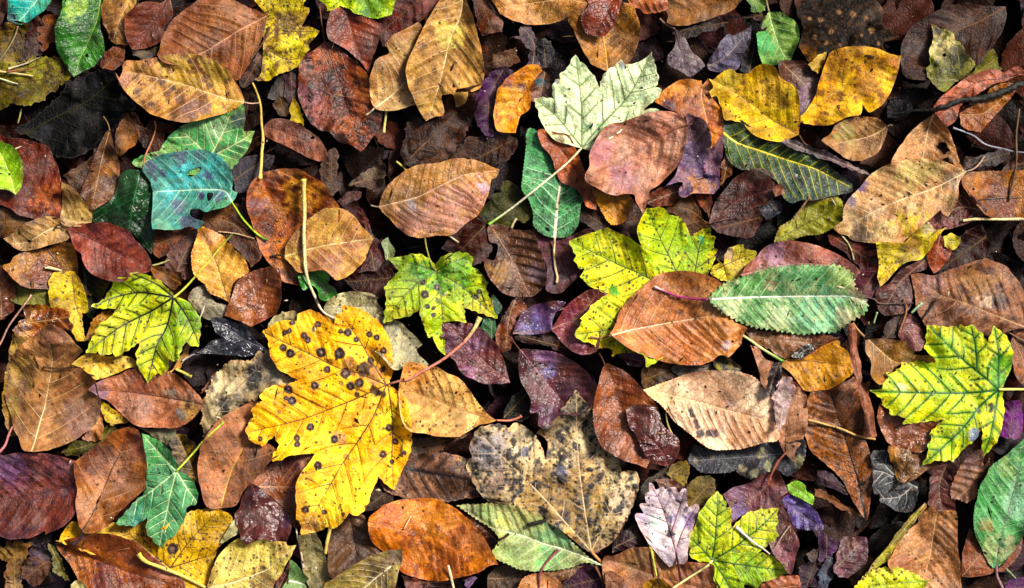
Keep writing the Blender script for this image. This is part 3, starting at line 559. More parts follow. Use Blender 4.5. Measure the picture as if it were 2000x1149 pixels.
A3|6|beech_leaf|amber orange leaf behind the violet oak leaf at upper right centre|300,760* 350,690 440,620 540,590 655,600* 660,640 700,590* 740,650 735,730 790,800 820,920 815,1050 800,1150 780,1350 730,1380 700,1300 600,1150 500,1000 480,860 400,820|690,590 650,700 690,900 760,1350|c=b46a1c,94481a,5a2a14,c88c4c;p=480,640,130,c88420 420,800,60,5a4660;g=.4
B3|7|oak_leaf|violet brown lobed leaf with a tan lower edge beside the pink brown leaf|540,-220 600,-200 650,-180 700,-100 720,0 700,60* 740,20 800,-60 810,60 790,200 790,320 770,350 745,378* 650,380 580,380 520,405 485,390 490,340 515,300 480,290 370,330* 450,250 480,180 520,60 540,-100|750,372 690,250 620,180 560,-150/690,250 740,120 800,-30|c=80586c,60466c,3a2838,4a2c48;p=620,345,110,b07844 500,60,70,605a90 640,-100,90,4a2c20;bl=.6;cr=1.2;g=.4
B2|8|beech_leaf|pink brown leaf with crimped edges lying over the pale maple base|1340,180 1345,80 1380,0 1440,-100 1510,-150 1600,-160* 1730,-210 1860,-240 1990,-230 2060,-160 2080,-60 2060,40 2030,130 1960,220 1880,300 1800,350 1780,420 1740,540* 1690,450 1680,385 1610,380 1550,395 1480,380 1400,345 1320,300 1305,255|2070,-128 1970,-95 1730,40 1580,130 1360,240|c=b88070,a0685c,643a30,6a3a28;p=1430,60,110,a87078 1600,240,110,a06a70 1900,-120,100,a86440;pt=2070,-128 2110,-145;pw=6,6;pc=5a3424;pl=1.2;cr=1.4;g=.45
A4|3|beech_leaf|large dark brown leaf in deep shade at the top right|1400,50* 1300,45 1060,30 900,80 820,120 700,200 640,280 600,400 620,560 700,600 850,600 1000,560 1150,500 1200,470 1300,350 1370,240 1405,120|1395,53 1200,160 1010,245 800,400|c=4e2c20,361c14,22100c,8a6650
A4|5|maple_leaf|olive and black lacy leaf with a pale tip standing at upper right|848,180* 900,210 950,225 1010,250* 1020,290 1070,340 1090,410 1130,440 1160,490* 1100,560 1050,590 1000,620 950,670 910,685 860,640 820,570 800,510* 830,490 820,390 840,330 860,260|1050,590 960,430 860,200/1050,590 1030,300/1050,590 900,600 820,560|c=98924c,74742c,3a3820,5a5a28;p=930,330,110,ccbc80 1040,430,75,22242c 890,235,40,4c485c 1000,520,40,2a2c30;d=905,340,20 880,465,14 910,540,14 970,540,16;h=940,410,16;cr=1.2
A4|4|leaf_fragment|olive green leaf tip right of the black lacy leaf|1070,580 1170,520* 1210,450 1290,375* 1330,430 1345,490 1365,515* 1250,560 1150,600||c=76742a,56561c
A4|6|beech_leaf|rolled pinkish brown ribbed leaf along the black twig at the right|1640,480 1500,490 1430,520 1400,545 1360,520* 1260,520 1130,570 1050,620 960,690 900,740 850,800* 860,850 900,900 950,950* 1020,900 1040,840 1060,790 1130,740 1200,700 1300,630 1400,610 1480,570 1640,540|1640,510 1400,580 1200,610 1050,710 930,900|c=a8604f,864638,4a241c,3f1c14;pl=2.2;f=-.7;cr=1.2;rb=85
A4|5|beech_leaf|dark amber leaf under the black twig at the right|1050,850* 1150,790 1240,720 1280,660 1400,620 1470,650 1440,720 1350,830 1200,990* 1110,970 1060,930|1060,860 1250,840 1450,650|c=a86818,844410,4a240a;g=.5
A4|7|twig|black crusty twig with moss along the rolled ribbed leaf|S:560,845 700,832 845,820 960,790 1080,750 1200,740 1350,700 1480,640 1660,570||c=141412,2e2e2c;pw=8,30;bump=1
A4|6|beech_leaf|small tan oval leaf below the yellow leaf with brown streaks|10,1050 80,1000 110,950 220,890 340,875 430,885 500,940* 510,980 480,1080 430,1149 380,1180 290,1205 200,1190 100,1120 30,1080|505,950 380,1020 100,1080|c=a47c42,846038,5a3c22,b8986a;p=200,1000,80,8f8440;pt=505,950 530,935 550,940;pw=6,8;pc=4a4038
A4|6|beech_leaf|peaked tan leaf with black edged holes above the large pale tan leaf|855,850* 800,890 720,960 640,1050 580,1120 520,1220 560,1300 700,1320 900,1320 1060,1265* 1040,1200 1010,1080 980,1000 930,930|850,860 820,980 790,1149 770,1250|c=b08656,946444,5a382a,d0b080;h=915,1095,28 945,1125,26 940,1085,20 945,1205,26 975,1235,22;d=915,1095,44 945,1125,44 955,1215,48;pl=1.3
B4|8|beech_leaf|large pale tan leaf with small dark holes and yellow lower side at right|1100,210* 1000,180 900,140 780,120 650,130 560,140 470,180 380,240 310,330 250,390 190,470 170,540* 180,580 110,630* 150,670 220,690 250,720 330,740 450,745 620,745* 700,680 760,620 830,560 910,490* 930,530 965,555* 1010,490 1030,400 1040,300|1095,212 1000,265 850,340 600,430 400,520 260,600|c=ceb080,b8905f,74543c,e0cca0;p=690,600,110,ccac28 720,230,120,b8a058 320,680,90,5c4c4c 330,320,45,80609a 1000,290,60,d0b8a0 250,440,40,7a6a90 430,480,80,c8a880;d=650,290,20 795,300,24 735,465,13 635,480,12 715,525,17 650,600,14 480,635,13 520,570,13 925,320,20 880,400,14 1010,270,12 280,660,30;pt=1095,212 1160,190 1215,140 1245,95;pw=7,7;pc=a08470;g=.3;pl=.8;f=.2
B4|7|beech_leaf|bright yellow leaf tip with specks under the large pale tan leaf|410,745* 470,740 620,745 700,680 790,590 840,610 880,650 950,630* 880,720 830,800 760,870 680,880 600,930 520,1020 450,1075* 440,1000 445,900 430,820|900,640 760,760 600,870 450,1000|c=d4bc20,b8a424,6a5414,6a5a18;p=700,760,60,9a6a3c 820,620,55,ccbc94;d=630,785,38;k=.7
B4|5|beech_leaf|brown leaf with dark ribs cut by the right edge under a thin upright twig|1050,300 1080,230 1200,210 1400,205 1600,210 1700,300 1680,450 1600,550 1400,555 1250,550 1180,480 1120,400|1180,430 1300,415 1600,405 1700,400|c=86481f,945a22,4a2414,2a140a;p=1350,500,140,6a3828;g=.4;rb=130;vw=1.4
B4|8|twig|thin brown twig standing upright near the right edge|S:1500,-260 1472,-20 1470,180 1440,330 1430,430||c=6a5238,5a4434;pw=8,9
B4|5|beech_leaf|dark red leaf behind the right end of the large pale tan leaf|1030,320 1090,340 1140,400 1220,470 1240,520 1100,600 960,640 880,650 810,580 900,490 960,555 1010,490|1220,510 1050,480 880,600|c=6a2e2a,4a1e1a,2a100e;g=.4
B4|7|leaf_stalk|thick pale straight stalk entering from the right edge|S:1070,578 1200,565 1400,568 1720,570||c=d8c48c,e0d4a4;pw=12,13
B4|6|beech_leaf|upright rust red curled leaf below the pale stalk at right|900,670* 850,750 815,830 820,890 860,975* 900,950 960,880 990,800 940,760 910,700|900,675 880,820 862,970|c=8a3a18,642610,3a140a;f=-.5;g=.5
B4|5|leaf_fragment|small yellow green curl behind the upright rust red leaf|940,690 1000,680 1050,730 1000,790 930,770||c=a89c2c,5a5a18;cr=2;g=.4
B4|3|leaf_fragment|deep red brown leaf in shadow above the large ribbed brown leaf at right|880,950 1000,800 1060,700 1200,640 1260,760 1240,850 1100,920 950,960|1250,700 900,950|c=3c1812,240e0a;g=.3
B4|6|beech_leaf|large mottled brown ribbed leaf at the right edge above the yellow maple|690,980* 760,975 870,985 1000,940 1150,890 1240,860* 1300,880 1400,920 1460,980 1510,1040 1570,1149 1600,1250 1580,1360 1450,1400 1300,1440 1100,1420 900,1400 800,1370 770,1330 720,1240 715,1120|1560,1382 1290,1282 1100,1202 900,1132 720,1010|c=865540,704434,44261c,a47c50;p=1200,1050,140,946a34 1250,1180,60,c0a488 850,1050,90,8a5a54 1350,1180,60,4a3a3c;pl=1.8;bl=.7;g=.3;f=-.15
B4|5|beech_leaf|mauve brown leaf right of the yellow speckled leaf tip|530,1040 600,960 700,900 790,870 800,940 690,990 700,1149 650,1260 480,1280 420,1149 450,1080|790,880 600,1050 480,1270|c=66383a,482628,2a1416;g=.4
B4|4|leaf_fragment|dark red leaf under the thin curved green stalk at right|80,700 170,690 250,740 410,750 430,830 440,930 300,960 280,900 200,820 100,760||c=6a2e20,481c14;g=.4
B4|7|leaf_stalk|thin curved green stalk above the tip of the green serrated leaf|S:165,690 215,745 245,810 260,875||c=a0a468,b0b080;pw=7,5
B4|4|leaf_fragment|maroon leaf between the serrated green tip and the yellow leaf tip|290,970 430,940 470,990 440,1080 400,1149 300,1149||c=683648,45242e
B3|6|serrated_leaf|dark blue green leaf with bold yellow veins at upper right|815,-60 830,-160 920,-180 1000,-140 1100,-60 1250,0 1400,60 1532,120 1650,200 1790,300* 1780,360 1700,380 1600,400 1500,430 1400,430 1320,450 1260,400 1220,300 1100,220 950,200 880,160 830,60|815,-80 930,0 1080,50 1250,110 1400,160 1532,205 1760,320|c=18381e,13321a,0a1a0e,c8b42c;p=1400,330,150,1a4450 1650,300,120,163a4a 900,60,110,28542a 1000,-80,120,2c4a18;vw=1.6;hh=4a6018,16;bl=.6;k=.4;g=.4;t=26,4;rb=80
B3|7|leaf_fragment|narrow grey mauve strip along the top of the blue green veined leaf|1270,0 1340,-20 1450,20 1560,60 1700,120 1890,230* 1700,170 1532,100 1400,60||c=6a5860,463a40;cr=1.5
B3|5|serrated_leaf|dull olive yellow toothed leaf below the blue green veined leaf|1190,740* 1215,670 1240,620 1330,570 1380,500 1460,440 1532,430 1640,400 1700,430 1700,540 1660,610 1540,680 1430,690 1330,720|1190,740 1400,620 1690,480|c=7c7a1c,949020,3a380e,3a3a10;t=26,8;pl=1.6;bl=.7
B3|7|leaf_stalk|short brown stalk rising left of the dull olive yellow leaf|S:1345,572 1400,490 1455,405||c=a08058,8a6a4c;pw=8,11
A4|4|twig|thin grey twig in the dark right of the peaked tan leaf|S:1000,960 1150,1010 1250,1080 1400,1120 1600,1160||c=9a9aa4,6c6c78;pw=9,7
B4|4|leaf_fragment|grey shrivelled leaf behind the stalk of the large pale tan leaf|1090,190 1130,130 1250,80 1330,60 1400,70 1380,130 1300,165 1230,160 1150,190||c=584c50,382e32
B4|3|leaf_fragment|dark brown leaf corner at the right edge beside the upright twig|1390,200 1450,110 1560,60 1640,120 1600,200||c=4e261c,301410
B0|8|serrated_leaf|lime green rounded leaf at the left edge|-60,-20 40,0 100,20 150,90 172,180 170,280 150,350 122,390* 90,365 50,350 0,345 -60,340|120,385 50,200 -40,0|c=98bc24,78a418,4f7c14,c4d46c;t=14,3;g=.3
B0|6|beech_leaf|dark red leaf with orange patch behind the lime green leaf|-60,-60 60,-40 200,-30 350,20 400,110 440,190 465,290 465,400 460,520 450,560 350,560 240,562* 160,545 100,500 0,460 -60,440|440,550 250,250 0,-40|c=6a2a1c,561e14,30100c,5a2418;p=360,430,120,a85a1c 280,200,100,6a3020;bl=.6;g=.3
B0|7|beech_leaf|tan rounded leaf end below the dark red leaf at left|480,290* 560,330 620,410 670,480 690,540 672,602* 560,625 460,600 455,500 470,400|675,590 560,590 460,560|c=a88c4c,94723c,5a4024,b89c64
B0|7|beech_leaf|slim tan leaf with one black hole at the left|20,710* 60,690 120,650 200,600 290,560 380,545 440,560 500,610 520,640 515,700 480,730 350,770 200,805 120,795 80,767*|480,620 380,640 200,740 60,750|c=ac8a54,907040,5c4026,d0b888;h=218,730,14;d=218,730,24 265,595,18;f=.4
B0|8|beech_leaf|brick red leaf with a dark midrib right of the slim tan leaf|500,635* 600,600 720,595 830,600 900,630 970,660 1010,720 1060,770 1110,840 1135,900 1120,960 1000,990 950,1030 850,1030 740,1000 680,960 630,880 620,830 560,780 520,700|495,635 640,700 760,760 880,825 1100,930|c=8a4034,6c2c24,421814,34140f;pt=495,635 460,620 425,612 412,640;pw=7,8;pc=3a2018;pl=1.3;g=.4;p=720,700,80,945048 980,680,70,905050
B0|7|leaf|dark bottle green folded leaf left of the turquoise leaf|700,500* 780,460 840,400 870,320 900,230 960,195 1040,200* 1090,230 1120,300 1140,380 1155,520 1160,640 1150,760 1130,830* 1080,780 1030,720 990,670 900,630 800,590 690,590|1050,210 1030,330 1000,470 960,640|c=184620,103414,0a200c,34703a;g=.7;f=-.6;pl=1.2
B0|7|leaf|turquoise leaf with violet stains and holes and a lime stalk|1075,210* 1100,150 1200,100 1330,60 1460,45 1532,50 1620,80 1690,140 1740,230 1745,300 1735,345 1770,370* 1750,430 1700,480 1600,505 1540,512* 1505,492 1460,488 1425,500 1425,540 1450,560 1500,575 1565,600* 1490,640 1430,625 1300,655* 1165,650* 1150,560 1150,400 1130,290|1738,440 1680,360 1532,345 1340,352 1140,365|c=4a8f86,3f8478,3a5a5c,a4ccb0;p=1400,230,130,38a6a6 1600,170,70,38a8a0 1300,420,90,38a0a0 1680,450,90,58a070 1560,250,40,4a5a90 1480,90,40,3c3c68 1330,90,70,3c3660 1150,190,80,3c3660 1340,480,75,544c72 1420,590,90,4c4870 1640,390,50,4c5c98 1230,560,90,4a7a6c 1250,640,60,6aa080;hp=1400,210 1440,190 1500,175 1490,210 1440,245 1395,240/1550,370 1590,370 1590,400 1560,435 1545,400;p2=1495,390,30,3a3050;pt=1738,440 1810,560 1890,650 1957,705 2000,720;pw=7,9;pc=a4c424;pe=3a6a24;g=.3;vw=1.3;f=.1;rb=80
B1|7|beech_leaf|golden tan ribbed leaf standing under the stalk of the left maple|0,625* 60,655 150,700 160,740* 200,760 240,810 300,860 325,930 320,970 230,1030 200,1080 190,1149 180,1190* 100,1150 30,1120 0,1060 -60,1000 -90,930 -95,820 -60,700 -40,635*|180,1190 130,1040 80,880 20,760 -15,640|c=d09c48,dcb058,a0702c,5a3a1c;pl=1.6;t=30,4;p=60,690,70,d8a478
B0|5|beech_leaf|gold and brown wet leaf with a dark midrib left of the brick red leaf|60,920 100,900 150,830 350,780 480,735 570,770 585,850 580,950 560,1050 480,1080 380,1095 300,1090 200,1070 120,1010 80,960*|340,780 420,890 480,970 600,1090|c=784018,945f1c,48200e,3a1c0c;p=520,860,110,9a6c1c 300,1000,140,6a3414;pt=600,1090 640,1115 680,1140;pw=6,7;pc=4a2c1c;g=.6
B0|8|leaf_stalk|short pale stalk lying on the gold and brown wet leaf|S:335,928 400,940 462,950||c=dcd0a4,c8b888;pw=13,8
B0|5|leaf_fragment|rust brown leaf edge on the left below the slim tan leaf|-60,900 0,920 60,950 90,1000 100,1149 90,1250 0,1300 -60,1300||c=744026,56281a
B0|4|leaf_fragment|grey olive leaf piece below the gold and brown wet leaf|90,985* 150,1030 250,1080 370,1100 380,1150 370,1230 330,1230 250,1210 150,1200 105,1180||c=989660,828050;k=.2
B0|4|leaf_fragment|brown leaf in shade behind the slim tan leaf|-60,470 100,510 240,560 300,560 200,610 60,690 -60,720||c=68441f,442a14
B0|4|leaf_fragment|dark orange leaf piece under the violet edge of the turquoise leaf|1150,660 1300,660 1400,650 1480,640 1380,730 1280,790 1200,840 1150,800||c=744018,4e260f;g=.4
B0|4|leaf_fragment|mauve brown leaf piece left of the golden tan ribbed leaf|1480,650 1440,760 1440,850 1450,960 1420,1005 1350,990 1250,950 1240,900 1280,790 1400,690||c=6a4e48,4e3832
B0|5|leaf_stalk|tiny pale straw right of the brick red leaf|S:1140,915 1200,895 1265,872||c=a8a464,8c8850;pw=9,6
B0|4|leaf_fragment|ragged ochre leaf scrap above the left yellow green maple|1140,930 1250,940 1360,980 1350,1050* 1300,1090 1200,1020||c=855418,5c3812;cr=2
B0|3|leaf_fragment|blackish green leaf below the brick red leaf|600,880 700,980 840,1040 760,1149 680,1300 640,1250 620,1000|620,900 660,1270|c=123418,0c2410;g=.4
C0|5|leaf|grey papery leaf right of the left maple and its stalk|1400,90* 1440,20 1532,-10 1580,80 1620,120 1700,140 1690,200 1620,245 1532,240 1470,180|1400,90 1540,130 1690,150|c=a89e84,888070,5c5648;k=.4
B1|5|beech_leaf|large orange brown leaf with dark stains behind the round tan leaf|440,230 540,200 620,192 720,205 800,250 890,300 940,370 990,440 1020,490 1000,600 900,800 750,1050 700,1060 620,1045 570,1020 550,940 500,920* 450,860 400,760 380,690 340,560 320,450 330,350 380,270*|430,260 560,600 700,1000|c=ac641a,94491a,5a2610,8a4a14;p=720,380,160,bc821c 400,470,75,74444e 470,300,60,a85a3c 450,600,80,5a2814 640,960,90,a86c18;d=470,640,35 380,530,30 450,500,25;bl=1;g=.4
B1|7|beech_leaf|round tan leaf with pale ribs left of centre|590,850* 600,780 640,710 720,620 800,550 880,495 950,485 1030,490 1090,520 1130,560 1170,620 1220,670 1257,712* 1230,780 1190,880 1140,930 1080,990 1000,1025 960,1000 900,950 800,960 740,970 690,960 650,910|595,845 750,800 900,765 1050,740 1250,712|c=bc9648,a67a40,7a4c30,d4bc7c;p=900,900,110,a06c50 1120,740,80,94603c 700,700,90,c0945c;bl=.5;pt=595,845 540,835 495,842;pw=7,9;pc=3c2a1c;pl=1.4
B1|8|leaf_stalk|long cream stalk running from the orange brown leaf down to the spotted maple|S:745,275 742,450 745,650 750,850 765,1000 800,1115 850,1220 900,1275 985,1315||c=d8c468,dcccae;pw=20,9
B1|6|seedling_leaf|bright green curled sprout beside the cream stalk below the round tan leaf|690,945 720,925 745,960 790,965 850,950 920,970 935,1010 920,1050 980,1090 995,1149 930,1180 870,1165 840,1090 790,1060 770,1085 740,1098 710,1040|700,940 760,1020 860,1040 930,1150|c=3f9430,347c2c,1c3a1c;p=900,1090,60,586454 850,1000,40,44883c;cr=2.4;g=.6
B1|4|leaf|grey violet leaf behind the top of the large orange brown leaf|190,190 290,110 400,85 470,80 530,95* 500,170 440,230 380,270 330,350 240,370 220,300|190,300 360,180 520,100|c=56525e,423a42,282429;k=.3
B1|4|beech_leaf|dull brown three cornered leaf crossed by a thin straw|-10,530 100,490 200,450 300,480 340,570 380,690 400,760 430,850 340,930* 320,880 200,760 150,700 0,620|-10,560 200,600 400,800|c=745238,5c4036,3a241c;p=300,820,90,5f4a48
B1|5|grass_stalk|thin straw across the dull brown three cornered leaf|S:100,660 240,675 375,712||c=c0a078,a0805c;pw=6,5
B1|6|beech_leaf|shiny chestnut leaf below the golden tan ribbed leaf|200,1149 230,1050 330,970 420,940 530,925 570,990 580,1080 580,1149 570,1200 540,1270 480,1310 400,1350 350,1378* 280,1340 210,1310 150,1290* 160,1240|200,1180 350,1080 540,940|c=86481f,703418,3f1c10,6a3818;p=480,1000,80,7a4434 300,1270,110,9a5c20;g=.8
B1|4|leaf_fragment|crumpled grey brown leaf in the dark gap left of the pinkish ribbed leaf|1300,110* 1345,150 1340,280* 1310,330 1200,330 1090,310* 1150,240 1230,190 1290,140|1090,310 1220,260 1320,150|c=7c6a5e,54443c,302622;cr=2;pl=2
B1|3|leaf_fragment|rolled dark brown leaf standing above the large orange brown leaf|900,100 960,40 1000,80 990,200 1010,300 960,380 900,340 870,220||c=46342c,6a5448;cr=1.6;pl=2
B1|4|leaf_fragment|wine red leaf right of the round tan leaf|1130,510 1160,490 1200,540 1260,700 1320,720 1340,860 1280,940 1150,950 1190,870 1240,750||c=5a2224,3c1418;g=.6
B1|3|leaf_fragment|dark red brown leaf left of the spotted green maple|1060,1000 1150,950 1300,950 1380,900 1400,1000 1360,1080 1300,1149 1150,1100||c=4c2014,32130c;g=.5
B1|3|leaf_fragment|small red scrap in the dark gap above the round tan leaf|1000,430 1080,360 1160,370 1150,410 1040,470||c=6a2c1c,481a12;g=.5
B1|5|leaf|tiny grey green leaf right of the round tan leaf|1370,705* 1385,750 1420,790 1415,840 1360,880 1340,800 1325,740|1365,870 1370,720|c=8a9a6c,70805c
B2|8|beech_leaf|tan and pinkish ribbed leaf with a raised midrib left of centre top|-235,472* -210,400 -170,330 -100,250 0,185 80,155 200,150 350,110 450,115 530,135 600,170 672,190* 650,250 615,267* 600,310 590,370 560,450 530,510 480,560 400,620 330,680 250,690 100,705 0,695 -80,640 -150,570 -200,520|-235,475 0,420 100,385 300,285 440,230 650,205|c=98683a,a6783e,5c3a22,c8a888;p=250,520,170,a87462 450,420,130,a46c58 0,580,140,9a6c5c 20,460,35,7a8ab0 540,330,50,b4909c 500,380,35,94601f;pt=-235,475 -265,470 -295,463;pw=6,8;pc=7a6858;pl=1.3;f=.25;g=.5
B1|6|leaf_stalk|tiny yellow stalk at the upper left of the tan and pinkish ribbed leaf|S:1430,135 1480,175 1525,215||c=c8b85c,a89848;pw=10,8
B2|3|maple_leaf|dim olive maple leaf under the long stalk of the pale maple|700,285* 760,300 830,350 880,440 920,500* 910,560 850,590 800,570 760,615 650,610 580,600 510,560* 540,480 590,440 620,380* 680,370 690,330|670,600 720,300/670,600 540,480/670,600 900,500|c=6a6832,545424,30300f,3c3c18;bl=.6
B2|5|beech_leaf|folded dark brown ribbed leaf below the dim olive maple leaf|590,620 700,610 760,640 830,650 920,660 960,760 1000,860 1025,950 1020,1040 960,1120 900,1149 780,1149 700,1120 640,1060 590,990 555,880 580,860 640,870 660,760 600,730|620,640 780,900 900,1149|c=68402e,543020,301a12,8a6244;p=670,970,90,8a6630 960,980,60,7a5664;pl=2.2;g=.5;rb=80
B2|4|beech_leaf|mauve leaf under the end of the green speckled leaf stalk|915,660 950,645 1080,700 1200,690 1330,640 1370,660 1300,760 1290,960 1200,1060 1130,1120 1020,1100 1030,950 1000,860 950,780|1040,700 1120,880 1200,1050|c=78545a,623f42,3a2426;p=1080,980,110,7e5e7c;pl=1.2;g=.3
B2|3|leaf_fragment|dark maroon leaf under the lower edge of the tan and pinkish ribbed leaf|330,680 480,560 540,560 590,700 600,780 560,850 470,900 350,830 260,780||c=4e2216,32120c;g=.4
B2|6|leaf_stalk|short white stalk below the tan and pinkish ribbed leaf|S:290,690 330,720 365,745||c=d0c4a4,b8a888;pw=10,5
B2|5|leaf_stalk|small curved pale stalk on the dim olive maple leaf|S:800,558 780,590 760,635||c=b8a878,98885c;pw=8,9
B2|8|maple_leaf|small yellow green maple leaf with black ringed spots at the centre|-160,865* -50,840 30,830 100,840 160,880 195,945* 205,900 250,850 330,820 420,825 470,860 455,920* 520,960 590,1045* 570,1080 590,1149 620,1230 650,1305* 560,1280 480,1250 400,1220* 420,1340* 360,1330 250,1340* 240,1400 260,1500 268,1585* 215,1540 170,1440* 140,1455 110,1360 80,1240* 0,1290 -100,1310 -190,1345* -175,1230 -170,1150* -185,1080* -130,1010 -85,955*|195,955 235,1150 260,1560/195,955 400,1080 640,1295/195,955 0,1100 -180,1330/195,955 320,890 450,840/195,955 60,910 -150,870|c=bcc428,9cb420,4a6a14,3a4c14;p=80,960,90,34842c 370,960,110,489424 230,1050,70,5a9a24 560,1220,100,ccc424 -120,1280,90,c4c028;s=100,1040,22 205,1078,26 115,1132,32 520,1112,22 495,1149,22 135,1222,22 182,1232,15 180,1285,18;d=205,1425,12 215,1180,22 250,1310,14;k=.55;pt=195,955 160,900 125,780 115,705;pw=6,7;pc=9a9438;res=2.8
B2|7|serrated_leaf|orange toothed leaf end below the pink brown leaf|1345,320 1380,340 1450,365 1532,375 1640,380* 1675,440 1640,530 1600,590 1532,610 1490,590 1420,480 1390,420|1530,380 1545,480 1560,600|c=bc8024,a8681c,6a3c14,7a4a18;t=22,6
B2|3|leaf_fragment|dark brown leaf above the left lobe of the yellow maple|1270,490 1320,480 1400,500 1480,580 1490,640 1400,650 1290,580||c=543832,36221c;g=.3
B3|7|maple_leaf|large bright yellow green maple leaf partly under the copper brown leaf|-342,730* -250,700 -180,675* -120,660 -60,640* 0,660 40,680 100,700 150,740 210,785* 175,710 160,640 190,570 235,490* 290,490 360,490* 390,520 440,545 475,545* 520,590 550,640 575,700* 630,660 715,632* 720,690 755,710* 745,770 775,790* 760,850 740,920 715,970 680,1060 600,1180 520,1300 450,1450 400,1540 330,1615 230,1665* 215,1585 145,1562* 30,1575 -22,1592* -22,1537 -92,1532 -152,1542* -162,1500 -252,1472 -302,1432* -242,1335 -262,1312* -200,1250 -182,1212* -90,1160 -32,1127* -110,1100 -200,1060 -262,1000* -222,940 -260,930 -302,880* -290,840 -310,800|560,1200 460,940 350,720 240,500/560,1200 610,950 650,750 715,640/560,1200 280,1020 0,890 -330,735/560,1200 200,1350 -290,1430|c=d4cc1c,b8c41c,6a8418,33481a;p=390,740,210,9cbc20 640,790,130,80b020 -300,760,60,a8bc34 -50,1110,50,58a030 0,1000,200,e0d020 -150,1400,200,e4d018;p2=0,1110,40,4a9428 655,720,28,3fa068;k=.65;hh=98a81c,12;d=180,680,14;pt=560,1200 960,1437 1100,1532 1290,1648;pw=10,12;pc=d4d08c;pe=58a028;res=2.8;g=.2;vw=1.1
C3|8|beech_leaf|copper brown ribbed leaf with small white flecks lying on the yellow green maple|-40,350* 0,290 50,170 100,100 200,10 300,-80 400,-110 560,-115 700,-80 780,-30 830,60 860,200 900,260 992,310* 960,370 952,430* 900,490 850,530* 800,510 730,560 660,585 560,585 420,575 300,540 200,510 120,470 30,410|-35,365 150,320 400,275 550,250 700,225 830,215|c=b87648,a8643c,7a4428,e0c09c;h=885,410,9;d=555,530,10 500,195,25 450,510,24;p=830,440,40,c0a4a0 200,200,120,b0714a 500,420,160,b06a34 300,60,100,a06440;pt=-35,365 -110,385 -182,375;pw=7,8;pc=8a5c4c;pl=1.6;g=.5
C3|9|serrated_leaf|green and cream toothed leaf with a magenta stalk right of centre|690,95* 760,20 850,-40 1000,-90 1100,-130 1210,-150 1400,-165 1520,-155 1650,-160 1740,-130 1790,-80 1800,0 1860,60 1900,130 1870,200 1800,240 1720,300 1650,340 1540,345 1430,360 1300,345 1180,325 1080,310 1000,290 900,245 800,190|690,95 900,85 1100,78 1532,72 1750,75 1890,115|c=6f9660,56824e,b4bc8c,c0d8b4;p=1000,-20,200,4f8c40 1400,-60,200,58985c 880,180,80,c0cc98 1250,230,100,bccc98 1550,200,180,7cb88c 1700,-80,100,88a058 1840,80,80,a89878 1750,230,90,b8b490;d=1175,-2,34;p2=1175,-2,45,7a4a30;t=40,24;vm=e4e8d8;vw=1.25;pt=690,95 600,92 480,75 390,40 300,0;pw=10,8;pc=98306a;pe=e0c0c4;res=2.8;pl=1.2;bl=.5;rb=85
B3|7|maple_leaf|small crumpled yellow leaf between the yellow green maple and the green toothed leaf|820,920 825,840 860,790 900,770 960,760* 985,800 1040,800 1065,830* 1020,880 960,930 930,990 870,1040* 780,1010 720,970* 740,920 790,900|820,915 940,860 1050,830/820,915 850,1030/820,915 730,960|c=d0be38,c8b848,8a7428,5a4818;p=850,820,45,a88c70;k=.3;cr=1.3;pt=820,915 795,895 765,868;pw=5,5;pc=5a4420
B3|8|beech_leaf|long pink brown leaf behind the top edge of the green toothed leaf|930,990* 980,920 1060,850 1120,790 1200,745 1310,730 1450,750 1570,780 1680,830 1790,910 1830,970* 1700,1060 1500,1080 1200,1060 1000,1010|930,990 1400,900 1820,965|c=965a50,824640,54282a,a4706a;p=1180,820,120,a87290 1000,930,70,7a3c24;f=-.3;g=.5
B3|5|beech_leaf|dark chocolate leaf with a pale lower edge in the gap at right of centre|705,600* 730,520 760,430 830,340 900,260 990,205 1080,190 1150,220 1210,280 1240,330* 1200,390 1140,460* 1080,470 1000,510 920,550 800,580|705,600 900,440 1200,340|c=48201a,36140f,200a08,5a2c24;f=.3;g=.4
B3|6|leaf_fragment|small orange curl at the right tip of the dark chocolate leaf|1195,340 1240,310 1270,335 1260,370 1200,400||c=985424,6a3418;cr=2
B3|4|leaf_fragment|dark red wavy edged leaf below the dark chocolate leaf|715,600 800,590 920,550 1070,480 1085,580 1040,680 980,700 910,692* 820,670 760,640||c=5a261e,3c1612;f=.4;g=.4
B3|4|leaf_fragment|upright orange brown sliver left of the dark chocolate leaf|610,390 650,380 720,390 720,480 730,560 702,602* 690,520 640,470||c=86461c,5c2c12;g=.3
B3|4|leaf_fragment|olive brown leaf above the top lobe of the yellow green maple|380,480 450,430 560,395 610,450 660,550 695,610 640,650 575,695 540,620 470,545 400,520|690,600 560,500 400,480|c=6c4a1c,523414,30200c
B3|5|leaf_fragment|dark rust leaf under the pink brown leaf and violet oak leaf|250,400 320,350 500,310 510,360 490,400 400,460 300,480 250,450||c=682e1a,481c10;g=.4
B3|5|leaf_fragment|small amber leaf edge right of the violet oak leaf|800,180 840,110 885,160 860,250 800,300||c=945a28,6a3c18;g=.4
B3|3|leaf_fragment|narrow dark brown leaf left of the yellow green maple top lobe|140,440 210,540 180,640 200,760 150,730 100,650 60,600 130,520||c=4c2a1e,301812
B3|3|leaf_fragment|wet blue black leaf scrap right of the dark chocolate leaf|1080,470 1200,430 1260,460 1230,530 1130,560||c=343c58,1c2030;g=1
C0|5|maple_leaf|yellow torn leaf with brown spots left of the left maple|400,-90 560,-110* 610,-20 640,80 645,180 600,195* 610,280 637,402* 590,400 550,340 520,260 480,180 385,160* 370,60|540,-90 560,130 600,240 630,390|c=d8bc20,c4a81c,7a5c14,6a5018;d=425,100,24 585,205,10 560,20,10 620,140,10;k=.5
